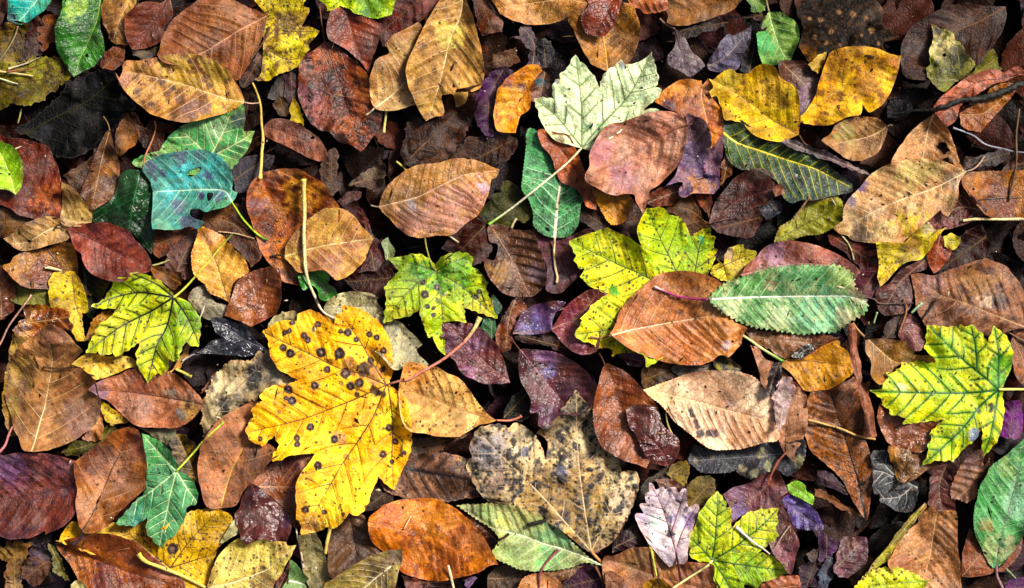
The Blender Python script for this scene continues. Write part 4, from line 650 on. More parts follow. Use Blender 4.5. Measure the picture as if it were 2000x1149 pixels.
C0|5|leaf_fragment|wet orange leaf piece above the big tan brown leaf at left|180,160 300,150 400,165 500,180 490,260* 540,290 520,335* 400,290 300,330 230,390 150,380 130,300 200,230||c=ac741c,8e4616,4a200e;bl=1;g=.9;cr=1.6
C0|7|beech_leaf|big tan brown leaf with pale branching veins at the left edge|390,280* 430,275 470,297* 520,330 570,390 642,480* 560,560 620,610 720,700 740,790 760,860 740,950 700,1040 600,1120 520,1170 430,1200 350,1220 240,1225 190,1200 150,1130 100,1060 60,960 30,860 20,740 40,640 70,560 120,500 200,420 280,360 340,310|260,1222 300,990 340,800 390,580 400,420|c=a07548,8f6040,5c3a24,d4b880;p=600,1000,170,8a6254 100,650,120,a4843a 430,400,110,8a5a44 500,750,100,8f5c38 80,900,70,a08448;d=415,305,30 375,378,14 465,408,12 650,950,20 580,745,18 450,935,12 310,520,12 625,850,12 355,745,10;pl=1;rb=150;bl=.6;g=.2
C0|8|beech_leaf|pale yellow speckled leaf with a dark stalk between two brown leaves at left|550,580* 640,510 700,500 800,520 900,510 1000,540 1050,600 960,610 880,650 800,680 720,702* 680,670 620,610|560,598 700,568 900,540 1040,560|c=d8bc5c,bc9838,70501c,8a6428;k=.8;p=650,540,60,b0902c;pt=560,598 450,612 335,600;pw=7,9;pc=4a3018
C0|8|beech_leaf|rusty brown leaf with grey mould spots below the left maple|670,770* 720,725 800,690 900,650 980,615 1100,600 1290,645 1370,690 1440,750 1500,820 1537,872* 1500,930 1430,1000 1330,1050 1200,1055 1080,1050 1000,1030 940,990 880,930 820,870 760,830|1537,880 1400,855 1200,825 1000,795 780,775 680,770|c=985840,a86c54,5a2e20,301812;p=740,770,65,80587c 1000,900,140,a87a64 1420,920,70,b8904c 1280,800,50,8c8474 1340,960,40,706e6a 1050,700,110,804228;d=1400,745,10 1410,895,26;bl=.7;g=.3
C0|9|maple_leaf|yellow green maple leaf with black veins at left|985,-102* 1060,-95 1150,-70 1220,-20 1290,40 1305,75* 1360,90 1420,130 1465,190 1500,270* 1490,350 1485,448* 1440,430 1390,405* 1370,460 1340,555* 1290,545 1260,540* 1265,600 1220,650* 1180,640 1150,670 1105,727* 1070,660 1045,600* 1035,500 1055,410* 1000,450 940,490 880,520* 855,470* 830,500 760,505 745,480* 720,495 655,497* 690,410 720,360 760,290 830,230 890,155* 800,160 690,148* 760,110 800,60 860,-20 840,-40* 900,-60 1010,-65*|1300,82 1150,170 900,300 680,470/1300,82 1240,300 1170,450 1105,710/1300,82 1050,45 850,80 710,145/1300,82 1400,240 1490,430/1300,82 1180,-10 1000,-95|c=d0cc2c,b4c024,5c7c14,10180a;p=1400,200,140,74ac20 1300,400,120,8cb41c 850,400,150,ccc82c;d=1185,400,22 1065,490,18;k=.4;hh=7a8c1c,12;vw=1.4;pt=1300,82 1370,20 1532,-160 1650,-300 1732,-392;pw=9,8;pc=b8bc3c;pe=4a5c1c;res=2.8
C0|5|leaf_fragment|ochre spotted leaf behind the left lobe of the left maple|650,390 690,270 740,210 830,165 850,250 740,300 700,400||c=c89c24,a87c1c,5a3c14;d=840,180,14 730,300,18 770,240,10;k=.4
C0|5|leaf_fragment|ochre leaf tail behind the lower tip of the left maple|1260,640 1300,600 1380,480 1410,430 1390,520 1340,600||c=b88c28,946a1c
C0|6|leaf_stalk|stubby yellow stalk below the right tip of the left maple|S:1310,620 1380,650 1430,675||c=c8c45c,b0a84c;pw=9,14
C0|6|leaf_fragment|yellow and black speckled wedge between the two brown leaves at left|760,870 830,900 940,1010 900,1020 830,1035 780,980||c=ccb01c,a88c18,3a2810;k=1
C0|5|leaf_fragment|orange brown scrap below the right side of the big tan brown leaf|720,960 760,950 770,1100 740,1140 640,1150 620,1120 700,1050||c=ac6a2c,904c20;p=660,1110,50,b48068
C0|5|leaf_fragment|mustard leaf edge showing along the left of the big tan brown leaf|100,380* 215,405 300,600 200,900 110,1080 60,1020 25,890 70,560|105,385 130,600 90,1000|c=a88c20,8a6c18
C0|8|leaf_stalk|thin pink stalk slanting across the left edge|S:235,60 150,180 70,290 20,390 -30,470||c=c09484,a87868;pw=7,8
C0|8|leaf_stalk|short pink stalk at the left edge above the purple red leaf|S:90,1048 60,1110 30,1200 -20,1260||c=b8746c,a06468;pw=8,13
C1|5|leaf|glossy blue black leaf left of the spotted yellow maple|50,240* 100,225 200,260 280,290 340,340 390,410 472,470* 400,500 300,520 200,510 0,500 -50,490 0,460 60,400 130,390 80,330|470,470 300,400 60,240|c=24242f,32323f,121218,54505a;g=1;cr=1.2
C0|5|twig|thin pale twig right of the left maple tip|S:1360,555 1440,510 1480,510 1545,465||c=b0a8a8,8c8488;pw=7,5
C0|5|leaf_fragment|grey olive leaf scrap under the rusty brown mouldy leaf|1050,1060 1150,1065 1270,1060 1300,1110 1270,1180 1200,1160||c=888468,6c684e
C0|4|leaf_fragment|small dark brown scrap left of the small green three lobed leaf|880,1070 980,1050 1030,1080 1050,1149 950,1170 860,1149||c=66382a,43211a
C0|4|leaf_fragment|greyish green strip right of the big tan brown leaf base|770,1060 860,1060 830,1110 790,1190 740,1180 760,1130||c=948e62,747048
C1|9|maple_leaf|big bright yellow maple leaf covered with black ringed spots|1365,700* 1390,690 1410,600 1405,500 1385,400 1330,300 1250,230 1180,180 1100,150 1030,140* 1025,190 970,215* 975,270 965,310* 930,240 850,200 780,180 700,205 690,260* 620,250 560,260 490,300 430,340* 470,400 480,450 490,520* 520,570 550,620 600,650 690,700* 620,730 540,740 460,770 420,820 440,860* 390,880 350,930* 370,970 330,1020 310,1080 350,1149 400,1175 430,1190* 520,1110* 560,1190 520,1245 515,1297* 560,1290 640,1260 760,1250 837,1240* 790,1310 730,1390 690,1480 685,1570* 690,1640 690,1735* 720,1760 730,1855* 800,1840 870,1820 920,1790* 950,1807* 1000,1790 1060,1720 1090,1680* 1130,1700* 1190,1670 1240,1560 1270,1480 1300,1410* 1350,1470 1412,1517* 1450,1420 1470,1380* 1510,1300 1535,1220 1540,1100 1542,1000 1530,930 1500,850 1450,790 1390,755*|1355,738 1250,570 1170,430 1050,240 1032,160/1355,738 1150,650 1000,610 750,490 450,350/1355,738 1130,840 900,930 700,1000 330,1090/1355,738 1290,900 1250,990 1150,1149 1020,1340 880,1590 750,1820/1370,760 1400,1000 1395,1300 1410,1500|c=f0c014,e4aa14,b87c18,5a3414;bl=.1;p=800,560,110,e0ac18 1400,1000,120,f2d81c 760,1400,70,dca834 1000,1560,200,f2d838 650,1210,120,f2d41c;p2=1080,590,60,a8702c 1270,680,60,a8743c 1000,1140,50,c08c4c 800,1780,70,d09c50 1190,610,55,20141a 1265,790,45,20141a 1320,800,36,20141a 1330,620,24,20141a 1140,815,26,20141a;s=655,268,22 600,345,22 634,334,20 845,283,25 815,315,15 745,365,25 772,400,25 585,457,28 1018,335,19 1070,345,30 1130,397,23 1230,358,25 1285,380,24 1338,480,27 868,492,37 640,500,34 1010,500,42 912,622,27 1050,650,38 820,742,31 625,770,33 1090,745,32 1155,722,35 650,855,33 605,835,18 790,1050,29 1375,1060,28 690,1130,25 697,1175,23 970,1145,29 850,1335,30 760,1662,28 900,1679,20 1045,1690,15 1330,1257,27 1395,1317,20 1420,1165,25 1495,1247,16 415,1140,20 1240,552,26;d=710,520,20 940,560,28 1020,727,22 525,875,20 595,890,16 555,940,18 800,865,18 1055,1272,28 1300,1060,10 550,800,16 1110,655,18;k=.3;pt=1355,738 1450,708 1532,690 1632,632 1782,545 1932,420 2012,320 2057,232;pw=8,16;pc=c47c68;pe=d8c878;res=2.3;f=.1;g=.25
C1|6|leaf|pale grey green leaf behind the upper right of the spotted yellow maple|890,150* 930,100 1000,50 1100,32 1200,45 1270,60 1300,130 1340,180 1345,260* 1450,260 1532,330 1632,430* 1580,480 1682,582* 1630,610 1532,580 1430,620 1300,500 1000,300 900,200|890,165 1100,150 1330,170 1500,420/1330,170 1650,560|c=bcb48c,a49c7c,6c6654,7a7460;k=.4;d=1335,305,26;bl=.4
C1|7|leaf_fragment|pale khaki leaf edge at the upper left of the spotted yellow maple|470,335 510,250* 580,195 640,185 690,220 680,270 560,330||c=aca078,8c8460;d=585,215,14
C1|6|serrated_leaf|torn grey tan leaf with black holes left of the spotted yellow maple|390,490* 460,480 500,520 540,600 580,640 690,710 600,740 480,750 420,820 350,850 300,890 200,950 130,980 60,1050 0,1149 -20,950 20,760 60,670 130,610 180,560 260,540 330,540|0,1140 160,860 440,560|c=c0ae88,a89470,54463a,6a5a44;p=370,640,80,1c1612 520,660,60,c8c0b0 420,560,60,6a5a50;p2=155,860,55,0c0a08 150,930,40,0c0a08 370,650,60,0c0a08 360,730,45,0c0a08;d=235,615,24 290,765,14;cr=1.5;bl=.8;ra=3;t=24,6
F|7|beech_leaf|pinkish brown broad leaf with a yellow midrib left of the spotted yellow maple|388,905 395,870 420,830 450,805 500,783 512,800 505,830 510,860 535,872 547,887 530,900 510,925 480,955 462,985 440,992 405,990 395,960 388,930|432,988 447,930 470,880 490,830|c=985c42,a46c54,643c2c,c09c44;p=505,905,35,6a4838 440,860,30,a87458;d=450,890,3 457,870,5 455,962,5;rb=34;g=.3
C1|5|leaf_fragment|thin red brown leaf edge left of the torn grey tan leaf|-20,790 30,700 75,645* 80,680 30,770||c=864a38,643428
C2|8|beech_leaf|golden tan speckled leaf with a red stalk right of the spotted yellow maple|-30,560* 60,570 150,600 210,600 290,650 370,690 430,750 480,830 540,910 600,970 652,1000* 600,1015 520,1040 440,1085 370,1120 300,1120 200,1115 130,1095 60,1090 0,1075 -60,1000 -80,800 -60,650|650,1000 500,960 350,910 200,850 40,800|c=dab468,c49a58,86603a,946438;p=60,620,130,c8842c 300,1000,160,dcbc70 450,1000,80,d8b478;k=.6;d=185,1040,18;pt=650,1000 740,1005 800,990 838,970;pw=8,10;pc=bc7058;pl=1.3;g=.2
C2|7|beech_leaf|purple red leaf under the red stalk of the spotted yellow maple|245,280 300,270 400,265 480,285 560,330 620,400 670,480 710,560 730,650 752,717* 650,725 540,720 480,690 400,650 360,590 340,550 280,500 240,420|750,715 620,620 500,510 420,420 300,300|c=66303c,541f2e,2c0e16,7a4440;p=480,420,70,844470 440,650,60,94487a 630,560,100,64301e 300,400,60,663050;g=.6;pl=1.2
C2|5|leaf|small dark green leaf right of the ringed small maple|620,60 680,130 690,170 640,240 650,320 612,412* 570,390 530,330 560,240 600,180|610,405 620,100|c=386846,2a5438,183424
C2|5|leaf_fragment|curled brown leaf with a peak right of the small dark green leaf|795,90* 850,160 800,230 770,330 750,450 700,480 655,420 655,340 690,250 750,160|790,100 740,250 720,470|c=763a1c,502412,2c120a;f=-.5;g=.5
C2|6|beech_leaf|arched purple blue leaf at the centre|770,352* 800,280 850,190 920,140 1000,125 1100,105 1170,120 1100,190 1070,250 1050,330 960,355 850,360|775,350 900,345 1050,330|c=54284a,603c74,2a1222;p=930,300,110,60509c 1080,130,50,74401f 850,220,60,64344c;g=.7;f=-.4
C2|6|beech_leaf|plum red leaf with orange top left of the lower lobe of the yellow green maple|1350,20* 1280,60 1180,140 1110,240 1060,322* 1090,350 1140,420 1220,480 1300,510 1400,480 1420,400 1440,200 1480,70 1420,20|1050,325 1150,280 1250,240 1420,40|c=84384e,622824,32120f;p=1370,110,110,763620 1250,440,90,843c5c;g=.6;f=.3;pt=1050,325 1020,340 990,355;pw=6,6;pc=4a2420
C2|7|beech_leaf|broad dark purple leaf at the centre below the arched leaf|820,470* 900,470 1000,478 1080,490 1180,530 1270,590 1330,640 1370,710 1385,750 1370,880 1250,960 1130,960 1060,1030 1010,1060 962,1032* 960,950 900,940 905,850 860,760 825,680 820,580|825,475 930,600 1020,720 1160,880|c=5c2c38,4a222c,280f14,7a4850;p=1020,530,90,844684 1040,640,55,64549c 1210,640,100,562416 1020,960,90,642c54 1180,780,80,5a3040;bl=.6;g=.7;pt=825,475 790,430 770,400;pw=6,6;pc=5a3424
C2|4|leaf_fragment|dark brown strip above the broad dark purple leaf|800,370 1000,360 1100,380 1200,500 1160,500 1000,440 850,420||c=48201a,2c100c;g=.4
C2|4|leaf_fragment|black leaf with a faint edge left of the broad dark purple leaf|702,982* 730,900 790,810 850,775 890,790 900,870 880,960 830,990|705,980 880,800|c=201e18,121210;g=.4
D2|7|maple_leaf|large grey tan blotched maple leaf with cream veins at lower centre|500,-30 560,-62 680,-77 740,-47* 800,-82 880,-47 930,-5 970,70 1000,140 1014,190* 1040,120 1020,40 950,-8* 1000,-50 1050,-57 1070,-97 1120,-147 1140,-187* 1180,-230 1240,-327* 1290,-270 1360,-217 1370,-147* 1375,-80 1395,0 1480,60 1532,100 1575,180 1585,285* 1660,272 1710,300 1705,420 1650,580 1590,700 1540,780 1470,840 1380,880 1340,870 1250,820 1150,720 1040,660 900,600 780,560 640,530 560,470 490,380 440,270 430,200* 470,170* 450,75* 480,20|1360,880 1300,500 1260,150 1245,-310/1350,870 1000,470 720,190 520,-20/1360,880 1480,640 1640,300|c=ccb084,d8c49c,2a2428,a08660;p=1200,500,260,c09840 1300,300,120,c8a468 900,480,120,b8923c 580,130,170,948c92 600,400,90,a89478 1000,420,140,a88440 1600,500,120,c8b090 650,350,90,8a7464 1250,-150,110,b0a088;d=730,345,34 945,370,45 1040,150,38 1140,340,48 1435,310,32 1190,155,32 1160,610,60 600,180,42 1350,650,45 1270,610,30 780,230,40;p2=1150,270,48,6c6c84 860,130,40,6a6878 570,120,50,56545c;k=1;bl=1.2;pt=1360,880 1440,965 1532,1030 1640,1090 1740,1118;pw=14,8;pc=b07c48;res=2.8;vw=1;vm=c8ac80;cr=1.1
D2|5|maple_leaf|brown leaf with broad black veins left of the blotched grey tan maple|-250,180 0,160 100,140 220,130 330,145 400,165 457,185* 440,230 470,330 542,430* 510,470 420,480 300,500 150,490 0,480 -200,400|-100,240 150,285 420,330 520,440|c=7c5840,9a7050,40281f,1a1418;hh=1e181c,26;vw=2.5;p=410,200,50,bc9830;k=.8;bl=.8;rb=110
F|7|beech_leaf|chestnut brown leaf right of the broad dark purple leaf|1183,712 1200,715 1225,728 1245,748 1268,775 1285,800 1270,830 1260,860 1268,890 1262,914* 1240,905 1210,895 1180,875 1165,850 1158,820 1160,780 1170,745|1182,714 1200,760 1230,840 1261,911|c=864824,72361a,441d10,64301a;p=1185,800,25,985a34;g=.6;pt=1182,714 1176,700 1170,690;pw=1.8,2;pc=5a3424
F|8|beech_leaf|dark glossy wine brown leaf overlapping the chestnut brown leaf|1222,800* 1235,792 1262,790 1285,800 1295,830 1310,845 1325,855 1328,875 1322,897 1305,912* 1280,905 1262,892 1250,870 1242,850 1228,830|1304,911 1290,880 1245,835|c=5a2620,431813,260c0a,7a4440;g=1;p=1280,870,20,64302c
C3|8|serrated_leaf|pale peach toothed leaf with dark ribs and a torn slit right of centre below|205,770* 300,745 400,705 500,670 600,645 720,625 830,628 950,640 1030,670 1090,720 1120,770 1160,830 1190,900 1195,1000 1210,1060 1230,1110 1200,1149 1130,1160 1000,1200 900,1215 780,1222 700,1200 640,1160 610,1140 520,1070 460,1020 400,940 330,870 250,810|205,770 400,815 600,860 800,915 950,955 1180,1005|c=e6caac,d8b494,a87c5c,6c4830;p=450,900,140,dcc098 800,780,160,d0a884 300,780,90,dcc488 860,880,30,a08c8c 1000,1100,150,cc9468;p2=568,925,20,362830 585,965,20,362830 605,1010,22,362830 628,1050,26,362830 650,1090,36,362830 700,1105,32,362830 750,1098,34,362830;t=26,6;vm=e0c090;rb=66;pl=.9;vw=1.2;res=2.8
C3|7|beech_leaf|brown curled leaf at the tip of the pale peach toothed leaf|1020,440* 1080,460 1120,530 1180,560 1250,600* 1300,660 1380,740 1430,790 1450,870 1445,960 1440,1050 1400,1149 1350,1220 1340,1312* 1270,1240 1230,1149 1220,1060 1190,960 1180,830 1120,760 1060,560|1275,1240 1290,980 1340,800|c=986652,a87462,5c3a2e,42261c;pt=1275,1240 1210,1320 1165,1420 1145,1482;pw=9,9;pc=8a4c38;rb=75;pl=1.6
C3|8|leaf_fragment|small pinkish grey lobe stuck on the brown curled leaf|1190,830 1225,720 1260,690 1310,700 1340,770 1320,870 1280,980 1230,1060 1195,1030 1200,940|1230,1050 1270,860 1260,700|c=bca4a2,988080;d=1250,770,20
C3|8|leaf_fragment|dark purple crust beside the small pinkish grey lobe|1130,770 1180,600 1250,590 1230,720 1180,800 1150,820||c=34242c,221820;cr=2.4
C3|7|beech_leaf|ochre yellow leaf with dark veins right of the green stalk end|1240,590* 1290,545 1400,540 1470,500 1560,440 1670,400 1690,450 1740,480 1765,560 1780,640 1720,690 1650,735 1580,770 1440,778 1390,735 1320,650|1240,580 1350,550 1480,560 1580,570 1770,600|c=bc8824,a8701f,6a4416,5a3610;k=.3;rb=90;pl=1.2
C3|5|leaf_fragment|brown wet leaf under the lower edge of the green toothed leaf|1000,290 1080,320 1200,330 1400,360 1532,350 1640,380 1560,440 1470,500 1300,540 1210,480 1100,440 1040,400||c=6a3a28,885630,381c12;g=.6;cr=1.4
C3|6|bark_scrap|shiny black chip on the brown leaf above the ochre yellow leaf|1330,520* 1400,460 1480,430 1492,470 1400,540||c=1c1e24,101116;g=1
C3|6|leaf_fragment|black and yellow mottled scrap above the pale peach toothed leaf|740,560 790,510 860,540 930,590 920,630 830,630 760,610||c=322c1a,1c180f;p=780,600,25,9a9028 870,600,25,8a8424;cr=2
C3|5|leaf_fragment|grey leaf edge under the copper brown ribbed leaf|460,600 700,590 760,600 700,630 560,650 490,670||c=56504a,3a3632
C3|4|leaf_fragment|mossy brown leaf above the left tip of the pale peach leaf|220,640 300,590 420,570 450,600 440,680 380,710 300,740 240,750||c=664c2a,44301a;k=.8
C3|5|leaf_fragment|dark purple leaf under the lower lobe of the yellow green maple|20,510 150,490 210,520 200,600 100,580||c=582846,381830;g=.5
C3|6|leaf_stalk|thin pale stalk below the left tip of the pale peach leaf|S:385,930 400,1030 440,1110 485,1160||c=bca870,a89058;pw=8,6
D3|5|leaf|black leaf with cream flecks under the pale peach toothed leaf|600,80* 700,110 860,120 1000,90 1130,40 1250,60 1400,30 1422,120* 1380,230 1280,300 1225,260 1150,270 1020,330* 950,310 910,265* 800,290 650,280 590,240 555,190|1260,140 1000,170 580,200|c=2e2c34,40404a,18181c,68666a;p=1100,150,30,b4ac7c 960,260,30,a8a078 1150,240,40,a8a880 1370,200,45,b0ac80 740,180,25,94784c 610,200,22,8a7a54 1050,280,30,a09c7c;k=.3;g=.4;t=36,6
C4|8|rolled_leaf|tightly rolled pinkish brown leaf standing like a stick at right|220,285 260,280 290,370 285,450 300,520 320,580 320,650 340,730 380,710 375,800 400,900 420,1000 425,1120* 370,1125 335,1110 325,950 290,820 280,700 245,620 225,540 235,470 220,380|240,285 260,480 290,640 335,850 380,1120|c=985e4c,845040,4a2820,7a4838;f=-1.6;cr=1.3;nl=1
D4|6|beech_leaf|rust brown coarse leaf with black midrib below the ochre yellow leaf|-60,-330 60,-337 200,-417 245,-437 280,-347 300,-247 330,-147 350,10 385,120 400,280 400,400 370,560 350,637* 310,590 260,500 210,410 190,360 120,280 60,230 0,180 -80,100 -120,-100|345,630 300,350 240,150 170,-60 80,-310|c=78441f,945628,482412,1c0e08;p=150,-200,170,54301c 330,400,90,9a5a2c;vw=2;bl=.8;k=.5;rb=120;pl=1.2
C4|7|leaf_stalk|yellow straw lying across the rust brown coarse leaf|S:-90,990 0,1015 150,1060 300,1120 430,1145||c=c4a464,b08c4c;pw=9,10
C4|6|leaf|torn tan leaf with a long stalk left of the right yellow maple|345,400* 420,390 530,390 642,410* 645,440* 660,450 722,480* 700,510* 820,515 852,560* 760,570 620,580 560,640 500,700 430,730 390,690 370,650 380,560 340,480|345,375 450,470 560,560 640,580|c=a8783a,946632,5c3c1c,c8a068;p=470,620,90,845630 700,545,80,8a7038;pt=345,375 300,330 258,272;pw=9,9;pc=a8804c
C4|5|beech_leaf|bulging mauve leaf with an orange stalk above the torn tan leaf|640,195* 700,210 750,250 775,320 790,400 760,480 700,470 640,420 590,370 600,270|592,345 660,330 740,470|c=744248,8a5664,42242a;pt=592,345 640,220 650,150 630,92;pw=7,7;pc=94643c;g=.5;f=-.4
C4|4|leaf_fragment|dark plum leaf half left of the bulging mauve leaf|480,390 520,280 600,210 640,195 590,370||c=462a2e,2c181c;g=.3
C4|9|maple_leaf|yellow maple leaf with green veins at the right edge|815,290* 900,300 960,310* 1010,300 1060,290* 1100,305 1140,285* 1170,320 1210,350 1230,390 1255,417* 1275,350 1300,295* 1340,330 1370,350* 1400,400 1425,450 1442,520* 1440,600 1420,680 1370,755* 1380,830 1397,920* 1380,980 1350,1080 1325,1149 1270,1230 1235,1272* 1222,1200 1215,1090 1210,1000* 1190,1080 1150,1150 1110,1180 1060,1237 1002,1310* 975,1297 920,1305* 870,1297 780,1330* 815,1240 805,1195* 845,1120 833,1105* 880,1050 942,990* 850,1005 740,1015 633,1027* 640,980 528,947* 520,910 468,882* 480,860 430,810 373,775* 430,770 465,760 470,723* 515,690 508,650* 580,640 578,620* 620,610 618,570* 700,570 740,555* 800,575 872,577* 840,520 798,460* 815,420 810,370*|1345,770 1120,795 850,795 390,782/1345,770 1180,630 1030,500 830,300/1345,770 1340,540 1305,310/1345,770 1200,900 1050,1080 800,1310/1350,780 1320,930 1240,1250/1180,620 1170,450 1140,300|c=d4d024,bcc824,7a9c1c,184c12;p=1360,660,130,48942c 1400,560,80,64a42c 1050,500,150,c4cc24 700,800,120,dcd834 600,750,40,e8e4a0;p2=1290,890,26,14140e 1280,930,20,14140e 1155,1110,48,7c8cac 1195,940,22,4a4c30;k=.3;hh=3f8420,14;vw=1.5;pt=1345,770 1450,770 1640,772;pw=11,10;pc=d4d46c;res=2.8
C4|6|beech_leaf|shiny brown leaf with a pink sheen below the right yellow maple|450,870 480,900 530,945 640,980 640,1025 800,1010 930,1000 870,1060 830,1130 800,1200 740,1237 620,1215 520,1170 470,1080 430,980|690,1000 690,1100 740,1230|c=783e24,8e5034,42200f;p=680,1050,110,a07268;g=.9;f=-.3
C4|4|leaf_fragment|bright purple leaf behind the right yellow maple|1390,880 1505,880 1500,1110 1350,1110 1350,1050||c=582a5c,743a80;pl=1.5;g=.5
C4|5|beech_leaf|brown ribbed leaf end at the right edge below the large mottled leaf|1450,380 1532,340 1650,340 1650,760 1532,735 1470,680 1450,560|1450,370 1532,560 1600,740|c=86491f,663814,3a1f0e;pl=1.5
C4|7|leaf_stalk|light green stalk end below the large mottled brown leaf|S:690,200 730,155 770,120||c=84a47c,98b08c;pw=9,11
C4|7|twig|short black twig below the large mottled brown leaf|S:760,245 815,180 875,100||c=1c1614,2a221c;pw=9,9
C4|6|leaf_stalk|tiny green straw left of the bulging mauve leaf|S:410,275 420,230 430,190||c=8c9c68,9aac7c;pw=7,7
C4|5|twig|dark thin twig reaching right from the green toothed leaf tip|S:230,70 400,90 460,125 700,125||c=685650,4a3c38;pw=7,5
C4|5|twig|thin brown twig crossing above the right lobe of the right yellow maple|S:1270,200 1345,290 1430,350 1560,430||c=8c6c54,6a5040;pw=6,7
D0|7|beech_leaf|large purple and rust red leaf at the lower left edge|-80,180 30,150 150,130 300,135 400,145 500,170 570,195 575,260 590,360 570,470 580,570 500,670 440,700 362,742* 350,715* 250,760 100,775* 0,750 -80,740|590,370 430,410 250,450 0,490 -80,500|c=864848,744050,40202a,4a2420;p=100,230,130,74407a 350,600,260,6c301a 0,640,180,743619 150,560,120,5a2814;d=480,510,14 365,300,26 485,330,14 240,295,14 385,515,16;bl=.8;g=.3
D0|7|beech_leaf|bright chestnut leaf with a knobbly dark midrib at lower left|760,60 850,-20 900,-40 1000,-60 1060,0 1080,100 1105,230 1090,300 1095,390 1040,450 970,520 880,600 800,690 680,725 630,690 600,600 570,500 580,400 570,290 575,200 640,150|650,690 720,540 780,380 830,250 900,120 940,-20|c=9a5a2c,864a26,54301a,c08c58;vm=3c2418;p=700,180,120,643420 700,560,150,ac7440 940,350,120,a87454 1000,60,100,8a4824;pt=650,690 620,770 560,812;pw=10,14;pc=40303a;pl=1.2;vw=1.3;rb=130;g=.35
D0|9|maple_leaf|small smooth green three lobed maple leaf at lower left|1060,-10* 1130,20 1200,50 1260,100 1310,180 1330,240 1320,275* 1360,290 1420,330 1455,380 1482,450* 1465,522* 1400,535 1390,590* 1370,650 1330,700 1300,762* 1260,780 1210,852* 1160,810 1150,780* 1110,740 1100,700 1112,605* 1050,650 990,680 878,660* 950,580 1010,500 1090,430 1095,330 1105,230 1080,100|1320,275 1150,410 980,525/1320,275 1270,460 1190,830/1320,275 1200,150 1070,10/1320,275 1390,400 1470,510|c=4e8c56,447e50,2f6048,b0d094;p=1030,655,55,1c9088 1150,110,130,4ea04c 1000,560,80,3a8060 1250,350,120,549460;pt=1320,275 1380,210 1460,120 1532,40 1675,-95;pw=9,9;pc=acbc3c;g=.4;res=2.8;wd=1
D0|6|maple_leaf|yellow leaf with one large black spot beneath the small green maple|460,780* 480,720 550,645 600,660 650,720 850,670 1000,670 1100,630 1200,700 1350,610 1450,575 1532,560 1620,555 1702,580* 1740,620 1720,700 1660,800 1600,900 1550,1100 1500,1250 1300,1250 1200,1050 1000,1000 480,800|1270,1000 1400,820 1600,600/1270,1000 1532,920 1650,900/1270,1000 900,700|c=dcb41c,c8a418,7a5c14,50380f;s=1290,858,42;d=1060,755,24 1275,920,16;k=.55
D0|7|beech_leaf|fiery red brown leaf cut by the bottom edge at lower left|400,820* 500,780 620,760 750,735 850,740 950,765 1050,805 1110,870 1170,920 1250,1000 1330,1060 1382,1120* 1370,1160 1200,1250 800,1300 640,1180 560,1060 500,960 450,900|400,820 550,870 720,940 900,1010 1200,1100 1370,1140|c=863c20,985020,542414,3a1a10;p=550,950,150,a4641f 780,1080,110,6a3838 1200,950,100,764036 950,850,120,8e4a1f;bl=.7;g=.5
D0|8|leaf_stalk|thick yellow stalk with a flared end at the bottom left|S:1045,885 1090,940 1200,990 1350,1060 1600,1180||c=d0b850,d0c468;pw=17,13
D0|4|bark_scrap|frayed upright woody scrap in the bottom left corner|-20,900* 20,850 60,860 80,800 110,830 150,742* 180,800 212,830* 190,900 170,950 165,1180 60,1180 40,980|100,1170 110,950 150,760|c=7c6040,9a8058,34241a;cr=3;bl=1;ra=5
D0|4|leaf_fragment|crumpled greyish brown scrap right of the frayed woody scrap|200,930* 280,920 372,980* 330,1080 250,1110 170,1060||c=785c4e,503a32;cr=2.4
D0|3|leaf_fragment|violet scrap beneath the large purple and rust red leaf|220,870 330,830 390,930 360,960 260,950||c=4a3054,2c1c34;cr=1.5
D0|3|leaf_fragment|black leaf bit under the lower edge of the large purple and rust red leaf|180,760 350,710 370,790 260,830 200,800||c=302434,1c1620
D0|5|leaf_fragment|dull olive toothed strip left of the fiery red brown leaf|370,830 420,850 480,1000 522,1080* 490,1080 400,1020* 390,920||c=767424,585414;t=22,6
D0|8|leaf_fragment|pale cream leaf tip at the bottom edge below the fiery red brown leaf|540,1125* 590,1095 640,1140 650,1220 550,1220||c=c8bc88,a89c6c
D0|4|leaf_fragment|dark olive scrap under the base of the big tan brown leaf|470,132* 560,50 700,40 760,60 700,120 560,150||c=68642f,464420
D0|5|leaf_fragment|black mottled yellow piece right of the small smooth green maple|1290,60 1350,10 1450,60 1470,150 1490,330 1400,300 1330,240 1290,150||c=ac881f,5a4414,1c140c;bl=1;k=.8
D1|8|beech_leaf|pale yellow speckled leaf with a brown stain at the bottom edge|25,1130* 50,1030 90,930 150,850 220,790 290,775 300,827* 370,790 460,775 482,775* 475,800* 540,795 612,800* 620,830 692,820* 650,900 610,960 570,1050 520,1120 500,1180 450,1250 60,1250|-10,1145 200,1110 380,1050 500,990 685,825|c=ccb864,b8a450,86703a,dcd09c;p=440,1090,90,6c4c2c 570,880,60,a8884c;d=430,1000,16 400,1050,16;k=.75;f=.15
D1|6|serrated_leaf|small grey green toothed leaf behind the pale yellow speckled leaf|150,740 200,650 230,640 257,740* 200,770 160,800 120,810|250,740 130,800|c=aca87c,8a8a60;t=20,5
D1|7|beech_leaf|wet maroon crumpled leaf above the pale yellow speckled leaf|350,360* 400,390 450,430 520,510 590,560 630,620 650,690 640,750 600,800 480,790 440,770 370,790 300,820 280,770 240,680 215,600 260,550 280,470 310,410|350,365 420,560 450,780|c=50201f,5a2a2a,2a0e10,6a3a3c;p=600,640,45,743a64 350,440,45,68324a;g=1;cr=1.6
